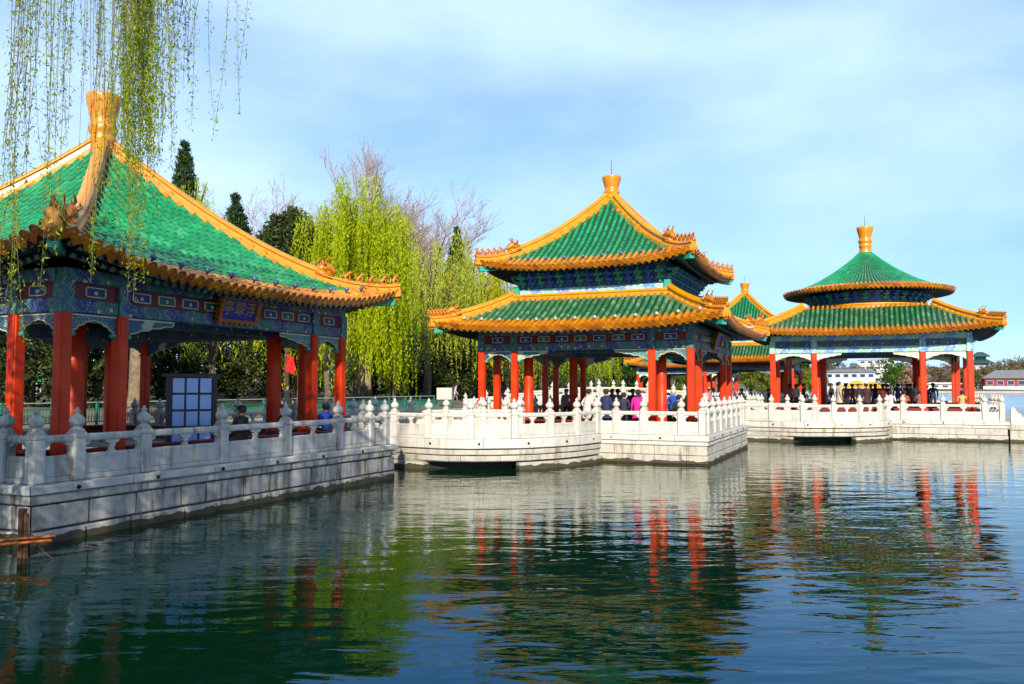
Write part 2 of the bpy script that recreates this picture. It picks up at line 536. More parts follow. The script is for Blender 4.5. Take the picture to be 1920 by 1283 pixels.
RIDGE_SEC = [(-.17, -.16), (-.17, .04), (-.11, .07), (-.10, .20), (-.15, .24), (-.15, .29), (-.09, .36), (0, .40),
             (.09, .36), (.15, .29), (.15, .24), (.10, .20), (.11, .07), (.17, .04), (.17, -.16)]
def lowsec(k): return [(a, b if b < .05 else .05 + (b - .05) * k) for a, b in RIDGE_SEC]

def basis(o, lat, up):
    """matrix: x lateral, y up-slope, z normal"""
    lat = lat.normalized(); up = (up - lat * up.dot(lat)).normalized()
    n = lat.cross(up)
    M = Matrix((( lat.x, up.x, n.x, o.x), (lat.y, up.y, n.y, o.y), (lat.z, up.z, n.z, o.z), (0, 0, 0, 1)))
    return M

def square_roof(pav, name, s, rt, ze, za, lift, conc=.55, detail=2, far=False, cap_sides=(0, 1), nfig=5, label=None, tiles_budget=300, ymargin=.62, hipw=.36, flare=.0):
    """tent roof over a square: eave half width s, top half width rt, concave slopes and raised corners"""
    def Z(rho, u):
        w = 1 - (rho - rt) / (s - rt)
        return ze + (za - ze) * (conc * w + (1 - conc) * w * w) + lift * (abs(u) / s) ** 3 * (rho / s) ** 2
    def SP(rho, u):                      # side 0 faces -Y
        k = 1 + flare * (abs(u) / s) ** 4 * (rho / s) ** 4
        return Vector((u * k, -rho * k, Z(rho, u)))
    def hipp(r):
        k = 1 + flare * (r / s) ** 8
        return Vector((r * k, -r * k, Z(r, r)))
    def frame(rho, u):
        e = .02
        lat = (SP(rho, u + e) - SP(rho, u - e)); up = (SP(rho - e, u) - SP(rho + e, u))
        return basis(SP(rho, u), lat, up)
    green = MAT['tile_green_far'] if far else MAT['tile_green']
    # roof deck: pans under the cover tiles
    nu, nr = 36, 16
    vs, fs, mi = [], [], []
    for k in range(4):
        Rk = rotz(k).to_3x3()
        b = len(vs)
        for i in range(nr + 1):
            rho = rt + (s - rt) * i / nr
            for j in range(nu + 1):
                u = rho * (2 * j / nu - 1)
                vs.append(Rk @ SP(rho, u))
        for i in range(nr):
            rho = rt + (s - rt) * (i + .5) / nr
            for j in range(nu):
                u = rho * (2 * (j + .5) / nu - 1)
                fs.append((b + i * (nu + 1) + j, b + i * (nu + 1) + j + 1, b + (i + 1) * (nu + 1) + j + 1, b + (i + 1) * (nu + 1) + j))
                mi.append(1 if (s - rho < ymargin or rho - abs(u) < hipw * .9) else 0)
    roof = place(name, np_mesh(name, vs, fs, [MAT['pan_green_shaded'], MAT['pan_yellow']], mi), pav)
    if label: roof['label'] = label
    # underside, red eave board and rafters
    sv, sf, sm = [], [], []
    for k in range(4):
        Rk = rotz(k).to_3x3()
        b = len(sv)
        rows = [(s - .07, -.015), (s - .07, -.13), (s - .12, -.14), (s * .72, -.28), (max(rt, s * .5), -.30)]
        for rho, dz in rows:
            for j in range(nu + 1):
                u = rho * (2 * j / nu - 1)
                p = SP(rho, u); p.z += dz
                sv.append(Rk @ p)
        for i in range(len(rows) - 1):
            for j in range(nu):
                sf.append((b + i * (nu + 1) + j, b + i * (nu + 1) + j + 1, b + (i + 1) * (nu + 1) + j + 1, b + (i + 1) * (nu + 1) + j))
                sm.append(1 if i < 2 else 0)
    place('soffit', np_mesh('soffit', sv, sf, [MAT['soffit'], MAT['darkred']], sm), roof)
    ubv = [(x, y, z) for z in (-.5, .5) for y in (0, 1) for x in (-.5, .5)]
    ubf = [(0, 2, 3, 1), (4, 5, 7, 6), (0, 1, 5, 4), (2, 6, 7, 3), (0, 4, 6, 2), (1, 3, 7, 5)]
    Ms = []
    for k in range(4):
        Rk = rotz(k)
        for (r0, dz, ln, w) in ((s - .14, -.17, 1.0, .095), (s - .55, -.33, 1.1, .11)):
            n = int(2 * r0 / .235)
            for j in range(n):
                u = -r0 + .12 + (2 * r0 - .24) * j / (n - 1)
                F = frame(r0, u); o = F.translation.copy(); o.z += dz
                # rafters fan out towards the corners
                F.translation = o
                fan = Matrix.Rotation(math.copysign(max(0, (abs(u) / s - .55)) * .9, u), 4, 'Z')
                Ms.append(np.array(Rk @ F @ fan @ Matrix.Diagonal((w, ln, w, 1))))
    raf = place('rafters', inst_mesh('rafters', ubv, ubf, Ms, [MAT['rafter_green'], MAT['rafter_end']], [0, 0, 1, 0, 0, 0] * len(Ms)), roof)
    raf['kind'] = 'stuff'
    # cover tiles
    todo = []
    ncol = int(2 * s / TW)
    off = (2 * s - (ncol - 1) * TW) / 2
    discs, drips, nails = [], [], []
    for k in range(4):
        Rk = rotz(k)
        for c in range(ncol):
            u = -s + off + c * TW
            rho = s
            i = 0
            while rho > max(abs(u) + .05, rt + .02):
                F = frame(rho, u)
                y = (s - rho < ymargin) or (rho - abs(u) < hipw) or (rho - rt < .25 and rt > 1)
                if i == 0:
                    discs.append((k, Rk @ F))
                else:
                    todo.append((k, Rk @ F, y))
                if i == 2 and c % 3 == 1 and abs(u) < s - .8:
                    nails.append((k, Rk @ F))
                rho -= TL * abs(F[1][1])
                i += 1
        for c in range(ncol - 1):
            u = -s + off + (c + .5) * TW
            drips.append((k, Rk @ frame(s, u)))
    base = Vector(pav.location)
    camp = Vector((0, 0, EYE))
    rest = []
    if detail >= 2:
        vis = [(((base + M.translation) - camp).length, i) for i, (k, M, y) in enumerate(todo) if k in cap_sides]
        vis.sort()
        take = set(i for _, i in vis[:tiles_budget])
        for i, (k, M, y) in enumerate(todo):
            if i in take:
                place('tile', TILE_Y if y else (TILE_GF if far else TILE_G), roof, M @ Matrix.Rotation(random.uniform(-.02, .02), 4, 'Z'))
            else:
                rest.append((M, y))
        for nm, lst, me in (('eave_tile', discs, DISC_Y), ('drip_tile', drips, DRIP_Y)):
            for k, M in lst:
                if k in cap_sides:
                    place(nm, me, roof, M)
        for k, M in nails:
            if k in cap_sides:
                o = place('nail_cap', NAIL_P if far else NAIL_D, roof, M @ Matrix.Translation((0, 0, TR)))
        joined = [(nm, [M for k, M in lst if k not in cap_sides], me) for nm, lst, me in (('eave_tiles', discs, DISC_Y), ('drip_tiles', drips, DRIP_Y))]
    else:
        rest = [(M, y) for k, M, y in todo]
        joined = [('eave_tiles', [M for k, M in discs], DISC_Y), ('drip_tiles', [M for k, M in drips], DRIP_Y)]
    for y, mt, nm in ((False, green, 'green_tiles'), (True, MAT['tile_yellow'], 'yellow_tiles')):
        Ms = [np.array(M) for M, yy in rest if yy == y]
        if Ms:
            o = place(nm, inst_mesh(nm, TV, TF, Ms, mt, smooth=True), roof)
            o['kind'] = 'stuff'
    for nm, Ms, me in joined:
        if not Ms: continue
        m = MB()
        v, f = mesh_np(me)
        vl = [Vector(p) for p in v]
        for M in Ms:
            m.add(vl, f, 0, M)
        o = place(nm, raw_mesh(nm, m, MAT['tile_yellow_shaded']), roof)
        o['kind'] = 'stuff'
    # hip ridges with their animals
    for k in range(4):
        Rk = rotz(k)
        dirv = Vector((1, -1, 0)).normalized()
        latv = Vector((1, 1, 0)).normalized()
        cut = rt + (s - rt) * .70
        def path(a, b, n):
            return [hipp(r) for r in [a + (b - a) * i / n for i in range(n + 1)]]
        p1 = path(rt if rt > 1 else rt * .3, cut, 14); p2 = path(cut, s + .03, 8)
        for nm, pp, sec in (('hip_ridge', p1, RIDGE_SEC), ('hip_ridge', p2, lowsec(.62))):
            m = MB()
            m.sweep(sec, [Rk @ p for p in pp], [Rk.to_3x3() @ latv] * len(pp), [Vector((0, 0, 1))] * len(pp))
            o = place(nm, m.mesh(nm, MAT['ridge_yellow']), roof)
        def onr(r, h, me, nm, sc=1.0):
            e = .05
            t = (hipp(r + e) - hipp(r - e)).normalized()
            n = Vector((latv.y, -latv.x, 0)); lat = latv
            upn = t.cross(lat) * -1
            if upn.z < 0: upn = -upn
            o_ = hipp(r) + upn * h
            M = Matrix(((lat.x, t.x, upn.x, o_.x), (lat.y, t.y, upn.y, o_.y), (lat.z, t.z, upn.z, o_.z), (0, 0, 0, 1)))
            if M.to_3x3().determinant() < 0:
                M = M @ Matrix.Diagonal((-1, 1, 1, 1))
            place(nm, me, roof, Rk @ M @ Matrix.Scale(sc, 4))
        onr(cut, .22, BIG, 'ridge_beast', .85 if not far else .8)
        for q in range(nfig):
            onr(cut + (s - cut) * (.30 + .68 * q / max(1, nfig - 1)), .28, SMALL, 'ridge_figure', .78)
        onr(s - .10, -.14, TIP, 'corner_mask', .9)
        # corner beam under the hip
        m = MB()
        pp = [hipp(r) - Vector((0, 0, .30)) for r in [s * .62 + (s * .985 - s * .62) * i / 6 for i in range(7)]]
        m.sweep([(-.10, -.13), (.10, -.13), (.10, .13), (-.10, .13)], [Rk @ p for p in pp], [Rk.to_3x3() @ latv] * 7, [Vector((0, 0, 1))] * 7)
        m.build('corner_beam', MAT['teal'], roof)
    return roof, Z

def raw_mesh(name, mb, mats):
    me = bpy.data.meshes.new(name)
    me.from_pydata(mb.v, [], mb.f)
    for mt in (mats if isinstance(mats, (list, tuple)) else [mats]):
        me.materials.append(mt)
    me.polygons.foreach_set('material_index', mb.m)
    me.update()
    return me

def finial(roof, z, h, rw, rod=True):
    m = MB()
    p = [(.62, -.35), (.60, .02), (.52, .06), (.44, .16), (.40, .30), (.43, .33), (.47, .37), (.43, .41), (.41, .44), (.46, .47), (.50, .52), (.46, .57),
         (.42, .59), (.44, .66), (.50, .76), (.56, .86), (.595, .93), (.60, .965), (.56, .985), (.30, .998), (.02, 1.0)]
    m.lathe([(r * rw / .6, a * h if a >= 0 else a) for r, a in p], 24)
    o = m.build('finial', [MAT['finial_gold']], roof, True, Matrix.Translation((0, 0, z)))
    if rod:
        MB().tube([(0, 0, h - .02), (0, 0, h + .75)], [.018, .01], 5).build('lightning_rod', MAT['rust'], o)
    return o

# ================================================================== pavilion bodies
def square_column(w, h):
    """square post with indented corners on a stone drum"""
    a, c = w / 2, w * .13
    poly = [(-a + c, -a), (a - c, -a), (a - c, -a + c * .55), (a - c * .55, -a + c), (a, -a + c), (a, a - c), (a - c * .55, a - c), (a - c, a - c * .55),
            (a - c, a), (-a + c, a), (-a + c, a - c * .55), (-a + c * .55, a - c), (-a, a - c), (-a, -a + c), (-a + c * .55, -a + c), (-a + c, -a + c * .55)]
    m = MB()
    n = len(poly)
    m.add([(x, y, .10) for x, y in poly] + [(x, y, h) for x, y in poly], [tuple(range(n - 1, -1, -1)), tuple(range(n, 2 * n))] + [(i, (i + 1) % n, (i + 1) % n + n, i + n) for i in range(n)])
    m.box(-a * 1.35, a * 1.35, -a * 1.35, a * 1.35, 0, .10, 1, None, .02)
    return m
def valance(x0, x1, z1, depth, arch):
    """painted fretwork hanging under a beam between two posts; arch 'full' or 'l'/'r' spandrel"""
    L_ = x1 - x0
    if arch == 'full':
        q = [(0, 0), (0, -depth), (.05, -depth), (.07, -depth * .86), (.13, -depth * .80), (.18, -depth * .62), (.27, -depth * .56), (.34, -depth * .40), (.45, -depth * .36), (.5, -depth * .30)]
        low = [(x0 + a * L_, z1 + b) for a, b in q[1:]] + [(x1 - a * L_, z1 + b) for a, b in reversed(q[1:-1])]
        poly = [(x0, z1)] + low + [(x1, z1)]
    else:
        q = [(0, -depth), (.06, -depth), (.09, -depth * .88), (.22, -depth * .80), (.27, -depth * .68), (.46, -depth * .62), (.52, -depth * .5), (.72, -depth * .44), (.78, -depth * .34), (.97, -depth * .30), (1.0, -depth * .12)]
        if arch == 'l':
            low = [(x0 + a * L_, z1 + b) for a, b in q]
            poly = [(x0, z1)] + low + [(x1, z1)]
        else:
            low = [(x1 - a * L_, z1 + b) for a, b in q]
            low.reverse()
            poly = [(x0, z1)] + low + [(x1, z1)]
    return poly, low
def body(pav, h, inn, zb, paint, fret, detail=2, w=.27, lb=.30, bd=.32, ub=.30, inner=True, lit=False, bench=True, panels=True, bz=0.0):
    """posts, painted beams, panel board, fretwork and benches of a square pavilion; z = 0 at the deck"""
    top = zb + lb + bd + ub
    colm = square_column(w, zb).mesh('column', [MAT['red'], MAT['stone']])
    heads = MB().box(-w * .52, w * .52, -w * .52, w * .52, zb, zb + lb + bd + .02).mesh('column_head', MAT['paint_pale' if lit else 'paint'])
    def rot(k): return rotz(k)
    for k in range(4):
        Rk = rot(k)
        for x in (-h, -inn, inn):
            o = place('column', colm, pav, Rk @ Matrix.Translation((x, -h, 0)))
            place('column_head', heads, o)
        M = Rk @ Matrix.Translation((0, -h, 0))
        segs = ((-h + w * .52, -inn - w * .52), (-inn + w * .52, inn - w * .52), (inn + w * .52, h - w * .52))
        for si, (a, b) in enumerate(segs):
            MB().box(a, b, -.11, .11, zb, zb + lb, 0, None, .02).build('painted_beam', paint, pav, M=M)
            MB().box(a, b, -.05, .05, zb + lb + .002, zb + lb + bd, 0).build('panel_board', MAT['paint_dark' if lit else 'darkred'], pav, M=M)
            if panels and k in (0, 1):
                n = max(1, int((b - a) / .72))
                for q in range(n):
                    cx = a + (b - a) * (q + .5) / n
                    hw, hh = min(.25, (b - a) / n * .38), bd * .34
                    zc = zb + lb + bd * .5
                    fr = MB()
                    for (x0, x1, z0, z1) in ((-hw, hw, hh - .022, hh), (-hw, hw, -hh, -hh + .022), (-hw, -hw + .022, -hh, hh), (hw - .022, hw, -hh, hh)):
                        fr.box(x0, x1, -.085, -.05, z0, z1)
                    fo = fr.build('framed_panel', MAT['cream'], pav, M=M @ Matrix.Translation((cx, 0, zc)))
                    MB().box(-hw + .022, hw - .022, -.066, -.05, -hh + .022, hh - .022).build('panel_field', MAT['blue' if q % 2 == 0 else 'teal_deep'], fo)
                    MB().lathe([(.045, 0), (.045, .02), (.02, .03)], 8, 0, Matrix.Translation((0, -.066, -.012)) @ Matrix.Rotation(math.pi / 2, 4, 'X')).build('blossom', MAT['cream'], fo)
        MB().box(-h - .10, h - .14, -.13, .13, zb + lb + bd + .004, top, 0, None, .02).build('eave_beam', MAT['paint'] if not lit else paint, pav, M=M)
        # fretwork
        dp = .40
        spec = [(segs[0][0], segs[0][1], 'full'), (segs[2][0], segs[2][1], 'full'), (segs[1][0], segs[1][0] + 1.35, 'l'), (segs[1][1] - 1.35, segs[1][1], 'r')]
        for a, b, kind in spec:
            poly, low = valance(a, b, zb - .004, dp, kind)
            m = MB()
            m.prism(poly, -.03, .03, 0)
            f = m.build('fretwork', fret, pav, M=M)
            # pale moulded edge along the cut-out and under the beam
            e = MB()
            pts = [Vector((x, -.036, z)) for x, z in low]
            e.tube(pts, .016, 4)
            e.box(a, b, -.046, -.032, zb - .045, zb - .012)
            e.build('edge_moulding', MAT['cream'], f)
            for x in ([a + .05, b - .05] if kind == 'full' else ([a + .06] if kind == 'l' else [b - .06])):
                MB().lathe([(.02, 0), (.075, .03), (.085, .08), (.05, .11)], 8, 0, Matrix.Translation((x, 0, zb - dp - .09))).build('drop_knob', MAT['teal'], f, True)
        if bench:
            for si, (a, b) in enumerate(segs):
                if si == 1 and k in (3,): continue
                m = MB()
                m.box(a, b, -.20, .20, .42 + bz, .49 + bz, 0, None, .015)
                m.box(a + .02, b - .02, -.03, .03, .02, .42 + bz)
                m.build('bench', MAT['darkred'], pav, M=M)
    if inner:
        im = MB().lathe([(.30, 0), (.30, .10), (.215, .12), (.21, 2.0), (.20, zb + .55)], 18).mesh('inner_column', MAT['red'], True)
        for sx in (-1, 1):
            for sy in (-1, 1):
                place('inner_column', im, pav, Matrix.Translation((sx * inn, sy * inn, 0)))
        for k in range(4):
            MB().box(-inn, inn, -.14, .14, zb - .05, zb + .40).build('inner_beam', MAT['paint_dark'], pav, M=rotz(k) @ Matrix.Translation((0, -inn, 0)))
            for s in (-1, 1):
                MB().box(-.10, .10, -h, -inn - .18, zb + .05, zb + .32).build('tie_beam', MAT['paint_dark'], pav, M=rotz(k) @ Matrix.Translation((s * inn, 0, 0)))
    MB().box(-h + .12, h - .12, -h + .12, h - .12, top - .08, top - .02).build('ceiling', MAT['soffit'], pav)
    return top
MAT['teal_deep'] = simple('deep_teal_paint', (.012, .10, .11), (.02, .16, .14), rough=.55, scale=8)

def ring_ridge(roof, r, z, hh=.34, square=True):
    sec = [(-.14, 0), (-.14, .1), (-.08, .13), (-.08, hh - .12), (-.13, hh - .08), (-.1, hh), (.1, hh), (.13, hh - .08), (.08, hh - .12), (.08, .13), (.14, .1), (.14, 0)]
    if square:
        for k in range(4):
            m = MB()
            m.sweep(sec, [(-r, -r, z), (r, -r, z)], [Vector((1, -1, 0)) * 1.0, Vector((-1, -1, 0))], [(0, 0, 1)] * 2, cap=False)
            # lateral vectors are mitred: outward is -y
            m2 = MB()
            pts = [Vector((-r, -r, z)), Vector((r, -r, z))]
            m2.sweep(sec, pts, [Vector((-1, -1, 0)), Vector((1, -1, 0))], [Vector((0, 0, 1))] * 2)
            m2.build('ring_ridge', MAT['ridge_yellow'], roof, M=rotz(k))
            place('ridge_beast', BIG, roof, rotz(k) @ Matrix.Translation((r, -r, z + .16)) @ Matrix.Rotation(R(-135), 4, 'Z') @ Matrix.Scale(.62, 4))
    else:
        n = 64
        m = MB()
        pts = [Vector((r * math.cos(2 * math.pi * i / n), r * math.sin(2 * math.pi * i / n), z)) for i in range(n + 1)]
        m.sweep(sec, pts, [p.normalized() * 1 for p in [Vector((q.x, q.y, 0)) for q in pts]], [Vector((0, 0, 1))] * (n + 1), cap=False)
        m.build('ring_ridge', MAT['ridge_yellow'], roof)

def bracket_band(pav, parent, r, z0, z1, n_side, round_=False, paint=None):
    """rows of stepped eave brackets between the painted wall and the upper eave, each one a part"""
    m = MB()
    hh = z1 - z0
    m.box(-.05, .05, -.10, .02, 0, hh * .25)
    m.box(-.16, .16, -.15, .0, hh * .25, hh * .45)
    m.box(-.05, .05, -.32, .0, hh * .45, hh * .62)
    m.box(-.19, .19, -.36, -.24, hh * .62, hh * .8)
    m.box(-.05, .05, -.48, .0, hh * .8, hh)
    me = m.mesh('bracket', MAT['bracket_a'])
    me2 = m.mesh('bracket', MAT['bracket_b'])
    if not round_:
        for k in range(4):
            for i in range(n_side):
                x = -r + 2 * r * (i + .5) / n_side
                place('bracket', me if i % 2 else me2, parent, rotz(k) @ Matrix.Translation((x, -r, z0)))
    else:
        for i in range(n_side):
            place('bracket', me if i % 2 else me2, parent, Matrix.Rotation(2 * math.pi * i / n_side, 4, 'Z') @ Matrix.Translation((0, -r, z0)))
MAT['bracket_a'] = simple('bracket_blue', (.015, .05, .34), (.06, .16, .45), rough=.55, scale=12)
MAT['bracket_b'] = simple('bracket_green', (.015, .20, .15), (.06, .30, .22), rough=.55, scale=12)

DECK = 1.07
PAV = {'near': (-20.0, 16.56), 'second': (-10.8, 35.9), 'round': (-.4, 56.9), 'fourth': (-10.8, 77.9), 'fifth': (-20.0, 97.2)}

# ---- nearest pavilion: one roof
pav = thing('pavilion', (*PAV['near'], DECK), 'single-eaved square pavilion with name plaque, willow strands hanging before its green roof', 'pavilion')
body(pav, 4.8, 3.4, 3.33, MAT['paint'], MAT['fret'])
roof, Zn = square_roof(pav, 'roof', 6.08, .42, 4.16, 8.25, .68, conc=.48, detail=2, flare=.0)
finial(roof, 8.02, 2.12, .47, True)
def plaque(pav, k, h, zc, w=1.25, hh=.62, text=None):
    M = rotz(k) @ Matrix.Translation((0, -h - .26, zc)) @ Matrix.Rotation(R(16), 4, 'X')
    m = MB()
    m.box(-w / 2, w / 2, -.03, .03, -hh / 2, hh / 2)
    p = m.build('name_plaque', MAT['plaque_blue'], pav, M=M)
    f = MB()
    a, b, t = w / 2, hh / 2, .11
    n = 13
    def edge(p0, p1, out):
        pts = []
        for i in range(n + 1):
            q = Vector(p0).lerp(Vector(p1), i / n)
            pts.append((q.x + out[0] * (t + .035 * math.cos(i * math.pi)), q.z + out[1] * (t + .035 * math.cos(i * math.pi))))
        return pts
    for p0, p1, o_ in (((-a, 0, b), (a, 0, b), (0, 1)), ((-a, 0, -b), (a, 0, -b), (0, -1)), ((-a, 0, -b - t), (-a, 0, b + t), (-1, 0)), ((a, 0, -b - t), (a, 0, b + t), (1, 0))):
        outer = edge(p0, p1, o_)
        poly = [(p0[0], p0[2])] + outer + [(p1[0], p1[2])]
        f.prism(poly, -.09, .04)
    f.build('plaque_frame', [MAT['plaque_frame']], p)
    if text:
        cu = bpy.data.curves.new('plaque_text', 'FONT')
        cu.body = text
        cu.size = .40
        cu.align_x = 'CENTER'; cu.align_y = 'CENTER'
        cu.extrude = .006
        cu.space_character = 1.05
        to = bpy.data.objects.new('plaque_text', cu)
        COL.objects.link(to)
        dg = bpy.context.evaluated_depsgraph_get()
        me = bpy.data.meshes.new_from_object(to.evaluated_get(dg))
        bpy.data.objects.remove(to)
        me.materials.clear(); me.materials.append(MAT['gold'])
        place('lettering', me, p, Matrix.Translation((0, -.037, 0)) @ Matrix.Rotation(math.pi / 2, 4, 'X'))
    return p
MAT['plaque_blue'] = simple('plaque_blue', (.015, .015, .28), (.02, .03, .40), rough=.5, scale=7)
MAT['plaque_frame'] = simple('plaque_frame', (.30, .06, .012), (.42, .16, .02), rough=.45, scale=9)
plaque(pav, 1, 4.8, 3.78, 1.22, .50, '亭翠浮')

# ---- second pavilion: two square roofs
def double_square(key, label, detail, far):
    p = thing('pavilion', (*PAV[key], DECK), label, 'pavilion')
    body(p, 4.4, 2.9, 3.30, MAT['paint'], MAT['fret'], detail=detail, panels=detail >= 2)
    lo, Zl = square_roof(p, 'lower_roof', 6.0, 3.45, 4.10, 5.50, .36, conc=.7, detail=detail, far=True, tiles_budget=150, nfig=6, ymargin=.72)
    ring_ridge(lo, 3.36, 5.42)
    # upper storey
    d = MB().box(-3.2, 3.2, -3.2, 3.2, 4.0, 6.9).build('upper_wall', MAT['paint_dark'], p)
    MB().box(-3.26, 3.26, -3.26, 3.26, 5.72, 5.98).build('pale_painted_band', MAT['paint_pale'], d)
    bracket_band(p, d, 3.2, 6.02, 6.62, 15)
    for sx in (-1, 1):
        for sy in (-1, 1):
            MB().box(-.13, .13, -.13, .13, 5.66, 6.1, 0, None, .02).build('corner_post_end', MAT['teal'], d, M=Matrix.Translation((sx * 3.28, sy * 3.28, 0)))
    up, Zu = square_roof(p, 'upper_roof', 4.58, .38, 6.72, 10.05, .42, conc=.55, detail=detail, far=False, tiles_budget=150, nfig=5, ymargin=.62)
    finial(up, 9.85, 1.55, .43, True)
    return p
pav2 = double_square('second', 'double-eaved square pavilion with green tiles between the single-eaved and the round-topped pavilions', 2, True)
plaque(pav2, 1, 4.4, 3.78, 1.22, .50)
pav4 = double_square('fourth', 'far double-eaved square pavilion just behind the round-topped pavilion', 1, True)

# ---- round-topped pavilion
def round_pavilion():
    p = thing('pavilion', (*PAV['round'], DECK), 'pavilion with a round conical upper roof above a square lower roof', 'pavilion')
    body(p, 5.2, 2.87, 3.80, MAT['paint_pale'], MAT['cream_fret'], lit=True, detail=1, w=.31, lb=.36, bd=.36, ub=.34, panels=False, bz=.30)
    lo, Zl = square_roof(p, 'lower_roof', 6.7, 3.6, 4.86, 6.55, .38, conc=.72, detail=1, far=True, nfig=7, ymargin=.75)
    ring_ridge(lo, 3.55, 6.42, .40, square=False)
    m = MB(); m.lathe([(3.3, 4.8), (3.3, 7.6)], 64)
    d = m.build('upper_wall', MAT['paint_dark'], p)
    bracket_band(p, d, 3.3, 6.95, 7.5, 40, True)
    # round roof
    s, rt, ze, za, cc = 4.95, .50, 7.72, 10.25, .40
    def Z(r):
        w = 1 - (r - rt) / (s - rt)
        return ze + (za - ze) * (cc * w + (1 - cc) * w * w)
    n = 96
    m = MB()
    rr = [s - (s - rt) * i / 14 for i in range(15)]
    vs = [(r * math.cos(2 * math.pi * k / n), r * math.sin(2 * math.pi * k / n), Z(r)) for r in rr for k in range(n)]
    fs, mi = [], []
    for i in range(14):
        for k in range(n):
            fs.append((i * n + k, i * n + (k + 1) % n, (i + 1) * n + (k + 1) % n, (i + 1) * n + k)); mi.append(1 if s - rr[i + 1] < .72 else 0)
    up = place('upper_roof', np_mesh('upper_roof', vs, fs, [MAT['pan_green_shaded'], MAT['pan_yellow']], mi), p)
    m = MB()
    m.lathe([(s - .05, ze - .03), (s - .05, ze - .14), (s - .3, ze - .10), (3.2, ze + .12)], 96)
    m.build('soffit', MAT['soffit'], up)
    ncol = 112
    g, y, dd, dr = [], [], [], []
    for c in range(ncol):
        Rk = Matrix.Rotation(2 * math.pi * c / ncol, 4, 'Z')
        R2 = Matrix.Rotation(2 * math.pi * (c + .5) / ncol, 4, 'Z')
        r = s; i = 0
        while r > rt + .05:
            upv = Vector((0, .02, Z(r - .02) - Z(r)))
            F = basis(Vector((0, -r, Z(r))), Vector((1, 0, 0)), upv)
            k = max(.22, r / s)
            if i == 0:
                dd.append(Rk @ F); dr.append(R2 @ F)
            else:
                (y if s - r < .70 else g).append(np.array(Rk @ F @ Matrix.Diagonal((k, 1, k, 1))))
            r -= TL * abs(F[1][1]); i += 1
    for nm, Ms, mt in (('green_tiles', g, MAT['tile_green']), ('yellow_tiles', y, MAT['tile_yellow'])):
        place(nm, inst_mesh(nm, TV, TF, Ms, mt), up)['kind'] = 'stuff'
    for nm, Ms, me in (('eave_tiles', dd, DISC_Y), ('drip_tiles', dr, DRIP_Y)):
        mm = MB(); v, f = mesh_np(me); vl = [Vector(q) for q in v]
        for M in Ms: mm.add(vl, f, 0, M)
        place(nm, raw_mesh(nm, mm, MAT['tile_yellow_shaded']), up)['kind'] = 'stuff'
    ubv = [(a, b, c) for c in (-.5, .5) for b in (0, 1) for a in (-.5, .5)]
    ubf = [(0, 2, 3, 1), (4, 5, 7, 6), (0, 1, 5, 4), (2, 6, 7, 3), (0, 4, 6, 2), (1, 3, 7, 5)]
    Ms = []
    for c in range(120):
        Ms.append(np.array(Matrix.Rotation(2 * math.pi * c / 120, 4, 'Z') @ basis(Vector((0, -s + .14, ze - .16)), Vector((1, 0, 0)), Vector((0, 1, .22))) @ Matrix.Diagonal((.1, 1.6, .1, 1))))
    place('rafters', inst_mesh('rafters', ubv, ubf, Ms, [MAT['rafter_green'], MAT['rafter_end']], [0, 0, 1, 0, 0, 0] * len(Ms)), up)['kind'] = 'stuff'
    finial(up, 10.05, 1.98, .50, True)
    return p
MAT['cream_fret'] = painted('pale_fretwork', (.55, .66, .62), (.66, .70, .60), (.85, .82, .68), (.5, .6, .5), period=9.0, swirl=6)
pav3 = round_pavilion()

# ---- fifth pavilion, single eave, far
pav5 = thing('pavilion', (*PAV['fifth'], DECK), 'farthest single-eaved square pavilion, seen between the posts of the second pavilion', 'pavilion')
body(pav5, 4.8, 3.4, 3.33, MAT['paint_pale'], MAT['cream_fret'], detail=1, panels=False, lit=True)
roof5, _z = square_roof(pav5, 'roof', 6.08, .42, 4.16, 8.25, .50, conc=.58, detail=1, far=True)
finial(roof5, 8.02, 2.12, .47, True)
# ================================================================== water, land
def water():
    m, t, b = newmat('lake_water')
    g = NG(t)
    p = g.pos()
    pm = g.mapping(p, rot=(0, 0, YAW * -1.0))
    a = g.noise(g.mapping(pm, scale=(.42, 1.05, 1)), 1.5, 2, .45, .5)
    c = g.noise(g.mapping(pm, scale=(.8, 1.9, 1), loc=(3, 7, 0)), 3.0, 2, .5, .3)
    big = g.noise(g.mapping(pm, scale=(.5, .9, 1), loc=(9, 2, 0)), .16, 2, .5)
    h = g.math('ADD', a, g.math('MULTIPLY', c, g.math('MULTIPLY', big, .36)))
    nrm = g.bump(h, 1.0, .024)
    # dark green body under a reflecting skin; bluer sky reflection is put into the gloss colour at steep angles
    fr = g.n('ShaderNodeFresnel'); fr.inputs['IOR'].default_value = 1.48; g.l(nrm, fr.inputs['Normal'])
    gl = g.n('ShaderNodeBsdfGlossy'); g.l(nrm, gl.inputs['Normal'])
    g.l(g.ramp(fr.outputs[0], [(.09, (.10, .48, 1.0)), (.45, (.97, 1.0, .96))]), gl.inputs['Color'])
    # the open lake beyond the pavilions is roughened by wind
    yy_ = g.sep(p)[1]
    g.l(g.ramp(g.math('DIVIDE', yy_, 300.0), [(.22, .012), (.5, .16)]), gl.inputs['Roughness'])
    df = g.n('ShaderNodeBsdfDiffuse'); df.inputs['Color'].default_value = (.001, .012, .004, 1)
    ms = g.n('ShaderNodeMixShader')
    g.l(fr.outputs[0], ms.inputs[0]); g.l(df.outputs[0], ms.inputs[1]); g.l(gl.outputs[0], ms.inputs[2])
    o = [n for n in t.nodes if n.type == 'OUTPUT_MATERIAL'][0]
    g.l(ms.outputs[0], o.inputs['Surface'])
    t.nodes.remove(b)
    return m
MAT['water'] = water()
S = 3000
